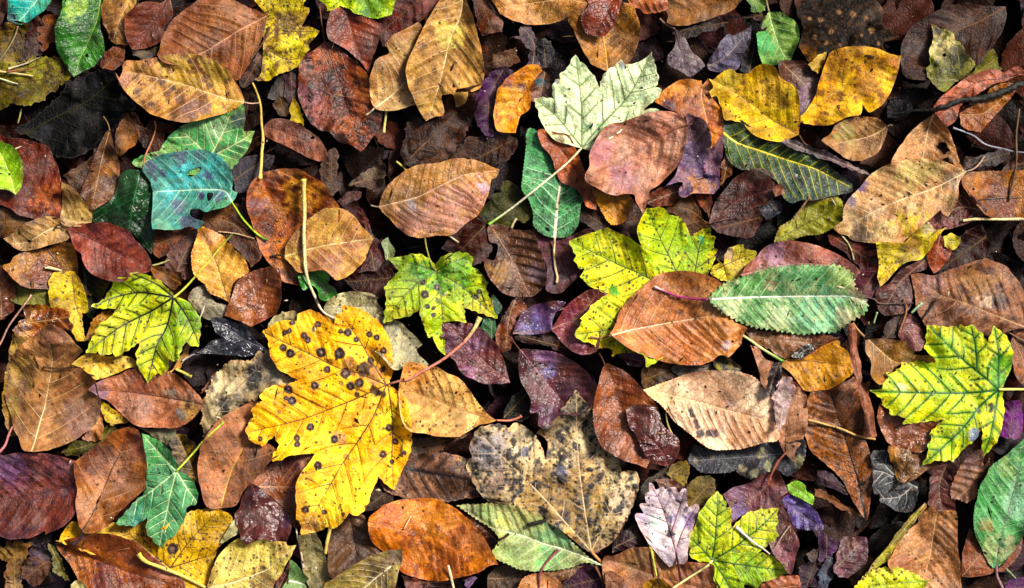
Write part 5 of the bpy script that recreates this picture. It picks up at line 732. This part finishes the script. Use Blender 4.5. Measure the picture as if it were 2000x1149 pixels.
D1|6|beech_leaf|red brown leaf tucked under the lower left lobe of the spotted yellow maple|305,380* 350,320 430,270 500,220 600,170 700,155 840,130 850,240 790,380 760,500 740,640 722,692* 690,710 650,680 620,600 560,530 480,450 400,400|330,390 520,395 720,390|c=743c26,864830,44200f,b8845c;p=400,310,60,a05c28 650,210,60,643438;f=-.3;g=.6
D1|6|leaf|olive grey narrow leaf hanging below the spotted yellow maple|700,760 760,735 832,725* 870,790 890,870 910,950 935,1030 930,1090 900,1149 860,1200 780,1149 730,1000 720,880|790,740 820,900 880,1180|c=847a56,968a60,585038;k=.3
D1|7|leaf_stalk|thin pale stalk left of the olive grey narrow leaf|S:680,705 710,850 735,1000||c=ccbca4,b09c80;pw=7,9
D1|7|leaf_stalk|thick short yellow stalk below the tip of the spotted yellow maple|S:935,690 915,800 905,890||c=c8b45c,b09c48;pw=16,12
D1|5|beech_leaf|dark brown leaf with raised dark ribs below the spotted yellow maple|950,720 1050,650 1090,600 1160,580 1210,640 1250,800 1310,880 1200,930 1100,980 1000,1050 940,1050 920,860|1085,610 1120,780 1140,980|c=583a2a,684636,34201a,2c1a12;pl=1.6;rb=100;vw=1.5
D1|4|leaf_fragment|black brown skeletal leaf right of the spotted yellow maple tips|1250,450 1290,350 1410,410 1450,300 1520,260 1540,380 1430,440 1390,500 1260,560 1200,560||c=48382c,2c2018;k=.6
D2|8|beech_leaf|vivid orange leaf at the bottom left of centre|-307,640* -290,600 -240,560 -180,520 -100,500 0,490 100,482 200,490 280,520 340,550 400,600 450,640 520,720 580,800 640,890 662,952* 600,960 540,1000 440,1040 340,1070 240,1090 140,1100* 80,1085 20,1065 -60,1040 -120,980 -200,880 -280,800|-300,640 -150,680 0,725 150,760 260,800 540,980|c=c8741c,b8641a,703418,8a4a18;p=480,780,120,c47c40 200,640,130,cc8424 -150,600,80,b85c18 300,950,100,a85a1c 50,900,80,b87018;d=330,773,16 465,905,16;bl=.7;g=.5;f=-.12
D2|9|leaf_stalk|short cream stalk upright at the bottom edge on the vivid orange leaf|S:290,980 310,1060 330,1170||c=d4c8a4,c4b488;pw=11,11
D1|9|leaf_stalk|small cream stalk on the upper left of the vivid orange leaf|S:1540,610 1515,655 1492,705||c=d4b88c,c09c6c;pw=6,6
D1|9|beech_leaf|tan leaf with a black smudge at the bottom edge left of centre|900,1120 950,1080 1050,1010 1150,950 1280,890 1400,860 1480,853* 1475,950 1450,1030 1420,1149 1380,1250 900,1250|1390,990 1250,1100 1100,1240|c=a8944f,947f3c,5c4a28,d0c4a0;p=1290,1020,120,403024 1420,920,60,a88c78 1180,1000,60,9c8038;k=.3
D1|6|leaf|pale green pointed leaf at the bottom edge|642,930* 680,960 720,1010 787,1080* 745,1110 760,1149 800,1240 560,1240 580,1149 620,1080|600,1095 700,1115 800,1150|c=88a464,74945a,4a6a3c;vm=d8dcc0;vw=1.6
D1|5|leaf_fragment|dark red strip left of the pale green pointed leaf|530,1110 600,1020 640,950 650,980 620,1080 580,1149 540,1180||c=5a2424,3c1618;g=.5
D2|8|serrated_leaf|pale green sharply toothed leaf right of the vivid orange leaf|350,530* 420,520 500,520 590,510 660,515 770,525 850,555 910,570 970,600 1020,640 1080,660 1130,710 1180,770 1240,830 1300,880 1380,950 1432,980* 1300,965 1200,1000 1100,1015 1000,1020 940,1025 860,1010 800,1000 720,960 660,930 620,880 640,840 682,780* 600,690 480,620 420,580|1425,975 1250,900 1000,820 850,760 600,690 420,580|c=b4b478,98aa6c,748054,dcdcbc;p=1100,770,130,64a474 1050,950,130,78b06c 700,680,60,c4c468 450,560,90,88946c 1300,930,80,a8b880;t=36,10;pl=1.4;rb=80;res=2.8
D2|9|twig|short black twig bit on the pale green sharply toothed leaf|S:880,682 950,662 1022,645||c=141210,1e1a18;pw=14,14
D2|9|twig|curved dark brown bit at the notch of the pale green sharply toothed leaf|S:672,785 710,768 742,742||c=3a281c,241a14;pw=8,10
D2|7|leaf_fragment|red brown wedge between the vivid orange and pale green toothed leaves|440,630 540,640 640,690 700,770 670,840 610,850 540,760||c=763818,542410;g=.5
D2|8|serrated_leaf|small peach toothed leaf with a maroon stalk at the bottom edge|825,1110 870,1060 960,1040 1050,1050 1120,1090 1145,1149 1160,1230 830,1230|968,1149 970,1060|c=bc8458,ac744c,7a4c30;t=26,8;d=995,1130,14;pt=968,1149 975,1050 1000,990 1050,930 1112,862;pw=9,11;pc=84444a
D2|5|leaf|dark brown ribbed leaf at the bottom edge left of the small peach leaf|600,1040 680,980 760,980 880,1030 830,1080 820,1149 800,1230 600,1230 585,1120|600,1080 700,1080 860,1040|c=564430,44341f,2a1e14;pl=1.5
D2|6|leaf_fragment|brown leaf edge under the lower right of the pale green toothed leaf|1000,1030 1150,1010 1300,980 1200,1060 1120,1090||c=84542a,5f3a1c
D2|4|leaf_fragment|blackish purple leaf below the stalk of the blotched grey tan maple|1130,1090 1300,990 1400,980 1450,1100 1420,1200 1150,1200||c=341a28,4a2640;g=.4
D2|6|leaf_stalk|thin brown stalk below the base of the blotched grey tan maple|S:1390,990 1430,1070 1455,1140||c=7c5236,64402c;pw=9,9
D2|6|leaf_fragment|dark red brown rim under the vivid orange leaf|-40,1050 100,1080 300,1070 340,1090 260,1135 100,1152 0,1140||c=6a3020,4a1c14
D2|5|leaf_fragment|small violet scrap at the bottom edge below the vivid orange leaf|400,1090 440,1070 495,1080 440,1145||c=744a84,583668
D2|4|leaf_fragment|brown black leaf between the golden tan leaf and the black veined leaf|-30,20 100,30 300,10 430,0 380,30 240,110 150,150 0,180 -40,150||c=68481f,463018;bl=.8
D2|5|leaf_fragment|mauve grey leaf right of the blotched grey tan maple base|1380,870 1450,720 1532,560 1600,640 1560,760 1450,840|1380,870 1560,620|c=76565a,54383c
D3|9|oak_leaf|pinkish white lobed leaf with dark wine stalk at lower right of centre|260,355* 290,370 310,410 340,395 370,390 380,410* 420,395 455,395 480,430 500,405 530,400 545,430 545,490 552,540* 580,530 610,515 632,530 630,580 600,660 580,730 560,800 545,870 545,930 520,965 470,970 410,992* 370,950 320,890 270,830 220,760 190,710 170,670 150,610 165,585 217,590* 190,540 195,515 242,510* 230,470 235,440 262,430*|460,880 410,700 380,600 340,500 275,380/460,880 500,750 610,540/425,730 490,550 520,420|c=c4aebc,d0bcc4,9a8494,64304a;p=380,700,110,dcd4cc 300,640,50,b8d0c8 570,640,60,a884c0 200,600,50,b898bc 440,640,40,9a88b8;k=.15;pt=460,880 480,1000 500,1108;pw=9,10;pc=40202a;res=2.8;rb=110;f=.1
D3|9|maple_leaf|yellow green maple leaf under a white stick at lower right of centre|775,428* 810,480 830,500 832,540* 870,560 870,640 865,702* 900,670 950,620 1000,590 1020,575* 1050,590 1100,553* 1120,570 1227,550* 1215,600 1230,655* 1200,700 1224,755* 1150,820 1068,880* 1120,890 1190,910* 1210,950 1260,960* 1270,1000 1294,1022* 1240,1050 1200,1080 1110,1100* 1060,1149 1030,1140 970,1120* 975,1200 930,1230 860,1230 800,1180 760,1110 730,1020 725,955* 650,945 590,920 558,890* 570,850 548,830* 565,760 600,700 620,620 638,570* 670,540 698,490*|735,945 755,750 775,440/735,945 900,840 1100,680 1220,560/735,945 1000,985 1280,1020/735,945 650,850 560,770/735,945 830,1080 900,1220|c=c8c828,b0be24,74941c,2a4c14;p=1000,1050,150,84b424 770,600,100,b8c428 1100,650,120,ccc834;k=.4;hh=7a9420,10;vw=1.2;pt=735,945 600,1040 420,1149 330,1205;pw=9,9;pc=d4cc84;res=2.8
D3|10|leaf_stalk|white stick lying on the right lobe of the lower yellow green maple|S:905,690 1000,770 1100,845 1162,897||c=e4e0d0,d0c8b4;pw=13,6
D3|7|beech_leaf|copper leaf with dark ribs at the bottom edge under the pinkish white leaf|-80,920 0,900 120,850 250,840 330,900 500,950 720,960 740,1060 790,1149 760,1240 200,1240 0,1149 -80,1100|780,1180 300,1050 -60,930|c=a86c38,965a38,60381f,4a2a18;p=150,940,140,946c30 600,1100,160,ac7458;pl=1.3;g=.3;rb=120
D3|8|leaf_stalk|yellow green stalk standing left of the pinkish white leaf base|S:258,815 285,900 318,1060||c=a8b848,c4b854;pw=13,8
D3|9|leaf_stalk|dark upright stalk at the bottom edge near the small ochre leaf tip|S:320,1000 328,1080 338,1170||c=3a2a1c,2a1c14;pw=9,9
D3|8|leaf_fragment|small ochre leaf tip at the bottom edge below the pinkish white leaf|200,1149 260,1090 320,1070 380,1100 410,1149 420,1220 190,1220||c=cca028,ac841c
D3|8|leaf_fragment|salmon brown leaf corner left of the small ochre leaf tip|-60,1030 0,1040 60,1080 120,1149 100,1220 -60,1200||c=865444,684034
D3|6|beech_leaf|mauve and copper leaf behind the lower yellow green maple|815,450* 900,400 1000,370 1100,300 1210,250 1260,330 1302,430* 1230,480 1280,580 1320,680 1370,790 1350,880 1300,1030 1240,950 1180,880 1100,700 1000,600 880,662* 870,560|1150,370 1080,450 880,600|c=683a4a,784654,381c26;p=1300,700,150,56301c 890,430,80,946484 930,590,60,7052a0 1210,330,80,884a32 1130,460,70,7a4a50;g=.5;cr=1.2;pt=1150,370 1170,300 1230,200;pw=3,3;pc=84462f
D3|7|grass_stalk|thin pale straw right of the lower yellow green maple|S:1312,690 1240,790 1165,890||c=9a8470,84705c;pw=6,5
D3|7|serrated_leaf|small fresh green leaf right of the mauve and copper leaf|1290,380* 1370,345 1430,380 1440,420 1490,460 1482,527* 1400,480 1320,440|1290,380 1400,430 1480,520|c=74a828,94c03c,4a741c;t=18,5
D3|5|leaf|violet ribbed leaf below the small fresh green leaf|1250,480 1320,450 1400,490 1480,540 1532,610 1560,700 1480,715 1380,710 1330,650 1300,580|1260,490 1400,600 1540,690|c=54388c,443070,261a40;pl=2.4;p=1400,620,70,7460a8;g=.6;rb=80
D3|7|leaf_fragment|salmon leaf corner at the bottom edge right of the lower yellow green maple|1100,1149 1160,1090 1240,1065 1350,1060 1380,1149 1360,1220 1100,1220||c=ac664c,924e3c;g=.4
D3|6|leaf_fragment|small rust brown leaf behind the top of the pinkish white leaf|300,340 400,335 470,360 500,400 430,400 380,410 340,390||c=783c20,582812;g=.4
D3|4|leaf_fragment|mottled olive leaf left of the black leaf with cream flecks|400,280 450,225 540,195 555,280 540,380 500,390 430,330|400,300 550,220|c=78683e,948250,3c321f;k=.7
D3|4|leaf_fragment|mottled khaki leaf above the top lobe of the lower yellow green maple|550,380 620,330 700,310 750,350 745,430 700,520 640,560 560,530 545,450|560,540 740,340|c=867450,a4946a,42382a;k=.8
D3|3|leaf_fragment|dark grey brown leaf right of the blotched grey tan maple|190,520 200,400 250,330 400,250 400,330 300,360||c=443a30,2c261f
D3|5|leaf_fragment|dark plum scrap between the blotched maple and the copper leaf|0,800 60,720 160,680 210,840 100,850 0,870||c=482632,301822
D3|4|leaf_fragment|dusky violet leaf right of the salmon leaf corner|1390,990 1460,960 1532,980 1560,1100 1400,1149||c=463044,2e1e2e
D3|3|leaf_fragment|dark red scrap above the dusky violet leaf|1440,900 1532,850 1560,960 1480,960||c=582420,3a1614
D4|6|maple_leaf|slate grey leaf with pale veins right of the rust brown coarse leaf|390,140 440,120 500,130 530,200 560,290 620,350 700,350 740,370 730,450 692,570* 600,575 530,540 450,490* 460,445 405,420 400,250|740,400 560,300 430,150/640,370 500,290 405,270/700,390 600,470 460,480|c=48484f,36363e,222228,98968c;k=.3;g=.4
D4|7|beech_leaf|shiny brown crinkled leaf with dark stalk on the slate grey leaf|500,120* 510,80 560,80 640,110 740,130 780,150 880,220 830,260 760,300 700,340 620,355 580,330 560,230 530,190|605,330 660,220 720,160 860,215|c=6c3f1c,885a24,38200f,24140c;pt=605,330 580,380 545,420;pw=8,8;pc=2c1c14;g=.8;cr=1.6
D4|6|leaf_fragment|maroon strip of leaf right of the shiny brown crinkled leaf|880,220 1000,190 1050,180 1030,260 990,330 980,450 1010,500 1000,570 900,580 840,530 825,440 840,330|960,190 900,400 930,570|c=4e2828,643636,2c1416;g=.4
D4|6|serrated_leaf|small tan fan ribbed leaf left of the big green right edge leaf|1050,220* 1100,170 1190,110 1225,130 1230,220 1235,290 1190,360 1180,450 1102,517* 1040,490 990,470 985,390 1005,330|1240,310 1150,390 1030,480|c=987054,846048,4c3428;p=1130,180,90,4e383c;t=26,7;pl=2.4;rb=70
D4|9|serrated_leaf|big green toothed leaf with a purple midrib at the right edge|1600,0 1532,60 1470,110 1420,150 1350,190 1270,240 1240,300 1200,360 1180,430 1160,520 1150,600 1145,680 1160,750 1190,810 1230,880 1270,960 1310,1007* 1370,980 1420,920 1480,850 1520,770 1560,700 1650,600 1700,400 1700,100|1335,990 1360,800 1420,570 1470,380 1510,180 1530,50|c=589254,448248,2c5c34,a4c894;vm=5a4c50;p=1500,500,150,88b890 1290,860,120,98a46c 1240,670,50,8a7c44 1400,230,80,7a9450 1250,500,110,3a8840 1450,850,80,a0a070;bl=.5;t=24,5;pt=1335,990 1340,1060 1380,1149 1410,1230;pw=10,14;pc=8c6c74;rb=85;pl=1.2;res=2.8
D4|7|beech_leaf|red brown leaf under the lower end of the big green toothed leaf|1070,1062* 1065,950 1080,850 1110,740 1132,690* 1170,780 1250,940 1310,1005 1370,985 1480,850 1530,760 1520,880 1460,960 1390,1020 1330,1030 1250,1050 1150,1065|1070,1055 1230,890 1450,900|c=763e28,864e38,44200f;f=-.3;g=.3
D4|7|beech_leaf|warm brown leaf with dark fishbone veins at the bottom right|830,512* 870,565 1000,560 1020,600 1025,680 1030,800 1050,900 1060,1000 1070,1149 1050,1240 700,1240 600,1100 500,960 550,880 620,760 700,690 740,650 730,620 790,560|870,570 850,780 830,930 790,1080 760,1220|c=b47c58,a46c4a,643f28,2e1c12;vm=bc9464;p=950,800,160,7c5230 600,980,100,a46848;rb=110;pl=1.5;vw=1.2;k=.3
D4|8|leaf|folded yellow green leaf edge slanting beside the warm brown leaf|790,515* 802,540 740,620 690,700 620,780 560,860 520,940 430,1000 350,1042* 400,960 500,850 600,710 700,590|790,520 560,800 360,1030|c=a4a028,867a20,54480f;p=770,545,45,964a20;f=-.6
D4|9|serrated_leaf|bright yellow coarsely toothed leaf end at the bottom right|255,1149* 300,1090 370,1030 450,1000 570,985 620,1000 680,1030 740,1060 780,1090 827,1090* 790,1149 780,1230 260,1230|800,1100 500,1120 260,1160|c=d4cc24,b4bc24,6c8818,7a9420;t=46,13;k=.8;pl=1.2
D4|5|leaf_fragment|dusky maroon leaf in the dark gap at the bottom right|112,1002* 140,900 190,780 260,770 340,790 360,880 330,980 220,1060 150,1040|115,1000 320,800|c=482632,64384a,2a141c;p=240,800,50,6a3c28;g=.5
D4|4|leaf_fragment|dull purple scrap left of the dusky maroon leaf|0,740 60,760 140,810 100,900 40,930 0,920||c=583660,38223a
D4|4|leaf_fragment|blue grey scrap left below the dusky maroon leaf|0,1050 30,960 90,930 100,1080 50,1140 0,1149||c=565e78,363c50
D4|4|leaf_fragment|thin curved brown leaf rim below the rust brown coarse leaf|-20,412 80,450 200,540 312,602* 260,595 150,535 -20,455||c=9a6448,784834
D4|3|leaf_fragment|dark plum leaf beneath the rust brown coarse leaf|0,280 100,300 190,380 200,430 100,400 0,370||c=482542,2c1628
D4|4|leaf_fragment|purple scrap in the bottom right corner|1400,1120 1450,1080 1560,1090 1560,1200 1420,1200||c=582a5e,3c1c40
D4|5|leaf_stalk|short green straw in the bottom right corner|S:1400,1010 1435,1045 1470,1080||c=849468,6c7c54;pw=8,6
"""
# ------------------------------------------------------------------ the setting: soil and the dark litter far down in the gaps
def soil_material():
    m = bpy.data.materials.new('forest_soil'); m.use_nodes = True; nt = m.node_tree; b = nt.nodes['Principled BSDF']
    tc = nt.nodes.new('ShaderNodeTexCoord'); n = nt.nodes.new('ShaderNodeTexNoise'); n.inputs['Scale'].default_value = 40; n.inputs['Detail'].default_value = 8
    r = nt.nodes.new('ShaderNodeValToRGB'); e = r.color_ramp.elements; e[0].position = .35; e[0].color = (.006, .004, .003, 1); e[1].position = .75; e[1].color = (.05, .026, .014, 1)
    nt.links.new(tc.outputs['Object'], n.inputs[0]); nt.links.new(n.outputs[0], r.inputs[0]); nt.links.new(r.outputs[0], b.inputs['Base Color'])
    bp = nt.nodes.new('ShaderNodeBump'); bp.inputs['Distance'].default_value = .01; nt.links.new(n.outputs[0], bp.inputs['Height']); nt.links.new(bp.outputs[0], b.inputs['Normal'])
    b.inputs['Roughness'].default_value = .9; return m
def ground():
    me = bpy.data.meshes.new('ground'); g = np.concatenate([[-60, -20, -6, -3], np.linspace(-1.5, 1.5, 61), [3, 6, 20, 60]]); X, Y = np.meshgrid(g, g)
    Z = -.07 + .012 * (fbm(X * 1000 + 5000, Y * 1000 + 5000, 180, 3, 3) - .5); n = len(g)
    V = np.column_stack([X.ravel(), Y.ravel(), Z.ravel()]); F = [(j * n + i, j * n + i + 1, (j + 1) * n + i + 1, (j + 1) * n + i) for j in range(n - 1) for i in range(n - 1)]
    me.from_pydata(V.tolist(), [], F); me.materials.append(soil_material()); o = link('ground', me); o['kind'] = 'structure'
ground()

def litter(name, label, spots, lens, zs, cols, seed, tilt, NU=15, NW=9):
    """many plain leaves joined into one mass: rows of (x, y) in drawing units"""
    rs = np.random.RandomState(seed); AV = []; AF = []; AC = []; AL = []; nb = 0
    u = np.linspace(0, 1, NU); w = np.linspace(-1, 1, NW); UU, WW = np.meshgrid(u, w, indexing='ij')
    I, J = np.meshgrid(np.arange(NU - 1), np.arange(NW - 1), indexing='ij'); a = (I * NW + J).ravel()
    T = np.vstack([np.column_stack([a, a + 1, a + NW + 1]), np.column_stack([a, a + NW + 1, a + NW])])
    for (x, y), L_, z0, c in zip(spots, lens, zs, cols):
        wid = L_ * rs.uniform(.24, .34); pk = rs.uniform(.75, 1.1)
        prof = np.sin(math.pi * np.clip(u, 0.0, 1) ** pk) ** .8 * (1 + .05 * np.sin(u * rs.uniform(20, 50) + rs.rand() * 6)) + .015
        px = (UU - .5) * L_; py = WW * prof[:, None] * wid; k = rs.randint(1, 40)
        pz = rs.uniform(-.35, .45) * np.abs(py) + rs.uniform(-.3, .4) * L_ * (UU - .5) ** 2 + (fbm(px + 900 + x, py + 900 + y, 30, k, 2) - .5) * 16 + 1.4 * np.cos(2 * math.pi * (px - .7 * np.abs(py)) / (L_ / 8)) * np.minimum(1, np.abs(py) / 8)
        t1, t2, an = rs.uniform(-tilt, tilt), rs.uniform(-tilt, tilt), rs.uniform(0, 6.283); pz = pz + t1 * px + t2 * py
        X = x + px * math.cos(an) - py * math.sin(an); Y = y + px * math.sin(an) + py * math.cos(an); Z = z0 + pz - pz.max() * .6
        f = factor(z0); AV.append(to_world(X.ravel(), Y.ravel(), Z.ravel(), f)); AF.append(T + nb); nb += NU * NW
        m = (.75 + .5 * fbm(px.ravel() + x, py.ravel() + y, 22, k, 3))[:, None] * c; vein = np.exp(-(py.ravel() / 2.5) ** 2)[:, None]
        AC.append(m * (1 - .35 * vein) + .35 * vein * np.clip(c * 1.5 + .01, 0, 1)); AL.append(np.column_stack([X.ravel(), Y.ravel(), np.full(NU * NW, nb * .37)]))
    V = np.vstack(AV); o = link(name, new_mesh(name, V, np.vstack(AF), np.vstack(AC), np.vstack(AL), np.tile((.15, .25, 0), (len(V), 1)), M_BLADE))
    o['label'] = label; o['category'] = 'leaf litter'; o['kind'] = 'stuff'
rs = np.random.RandomState(5)
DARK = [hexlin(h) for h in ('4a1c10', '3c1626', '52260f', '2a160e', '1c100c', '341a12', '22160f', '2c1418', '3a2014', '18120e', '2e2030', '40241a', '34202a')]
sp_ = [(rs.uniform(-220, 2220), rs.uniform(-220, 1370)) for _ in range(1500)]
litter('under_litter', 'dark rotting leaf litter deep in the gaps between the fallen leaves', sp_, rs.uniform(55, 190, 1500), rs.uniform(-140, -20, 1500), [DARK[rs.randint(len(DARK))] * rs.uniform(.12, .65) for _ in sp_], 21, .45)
sp2 = [(rs.uniform(-100, 2100), rs.uniform(-100, 1250)) for _ in range(480)]
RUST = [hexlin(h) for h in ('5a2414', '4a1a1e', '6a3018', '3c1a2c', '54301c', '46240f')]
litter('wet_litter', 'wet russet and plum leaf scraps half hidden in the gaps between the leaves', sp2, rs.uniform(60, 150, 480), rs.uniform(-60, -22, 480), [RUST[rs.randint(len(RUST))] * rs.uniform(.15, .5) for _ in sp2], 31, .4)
WARM = [hexlin(h) for h in ('7a4426', '8a5a30', '5a2c1c', 'a87a40', '6a3420', 'b08a48', '96582a', '4a2418', 'b89430', '7a3c20', '6a5a30', '8a4a2a', '6a4048', '946238', '5f3420', '84502c')]
def ring(n, gap, far):
    out = []
    while len(out) < n:
        x, y = rs.uniform(-far, W + far), rs.uniform(-far, H + far)
        if max(-x, x - W, -y, y - H) > gap: out.append((x, y))
    return out
out = ring(4200, 40, 2100)
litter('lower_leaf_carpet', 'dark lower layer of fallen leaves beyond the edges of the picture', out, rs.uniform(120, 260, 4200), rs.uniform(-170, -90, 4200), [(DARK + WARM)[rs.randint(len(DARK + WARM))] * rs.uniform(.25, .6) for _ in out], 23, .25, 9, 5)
out = ring(5200, 95, 2100)
zz = [min(20, -85 + .5 * max(-x, x - W, -y, y - H)) - rs.uniform(0, 70) for x, y in out]
litter('leaf_carpet', 'carpet of brown and yellow fallen leaves beyond the edges of the picture', out, rs.uniform(130, 290, 5200), zz, [WARM[rs.randint(len(WARM))] * rs.uniform(.45, 1.0) for _ in out], 22, .4, 13, 7)

# ------------------------------------------------------------------ lay the leaves, lowest first
lines = [(i, l) for i, l in enumerate(l.strip() for l in DATA.strip().splitlines()) if l]
lines.sort(key=lambda q: (int(q[1].split('|')[1]), q[0]))
for i, l in lines: build_leaf(l, i, True)

# ------------------------------------------------------------------ crumbs of bark, soil and dry leaf lying on top
def crumbs(n, seed):
    rs = np.random.RandomState(seed); cub = np.array([(0, 0, 1), (1, 0, 0), (0, 1, 0), (-1, 0, 0), (0, -1, 0), (0, 0, -1)], float)
    T0 = np.array([(0, 1, 2), (0, 2, 3), (0, 3, 4), (0, 4, 1), (5, 2, 1), (5, 3, 2), (5, 4, 3), (5, 1, 4)]); V = []; F = []; C = []
    P = [hexlin(h) for h in ('1a120c', '0e0a08', '2a1a10', 'b8a88c', 'd8ccb4', '3a2416', '8a6a40')]
    for k in range(n):
        x, y = rs.uniform(-40, 2040), rs.uniform(-40, 1190); r = rs.uniform(.8, 2.3) * (1.5 if rs.rand() < .1 else 1); a = rs.uniform(0, 6.28); ca, sa = math.cos(a), math.sin(a)
        q = cub * (r * (rs.uniform(.8, 2.4) if rs.rand() < .85 else rs.uniform(4, 11)), r * rs.uniform(.5, 1), r * .6) * (1 + rs.uniform(-.25, .25, (6, 3))); c = P[rs.choice(7, p=[.27, .25, .2, .05, .03, .12, .08])]
        z = float(hm_sample(HM, np.array([x]), np.array([y]))[0]) + r * .35
        V.append(to_world(x + q[:, 0] * ca - q[:, 1] * sa, y + q[:, 0] * sa + q[:, 1] * ca, z + q[:, 2], factor(z))); F.append(T0[:, ::-1] + 6 * k); C.append(np.tile(c, (6, 1)))
    V = np.vstack(V); o = link('leaf_crumbs', new_mesh('leaf_crumbs', V, np.vstack(F), np.vstack(C), V / MM, np.tile((0, .2, 0), (len(V), 1)), M_STALK, False))
    o['kind'] = 'stuff'; o['label'] = 'tiny crumbs of bark and dry leaf scattered over the leaves'; o['category'] = 'crumbs'
crumbs(1300, 77)
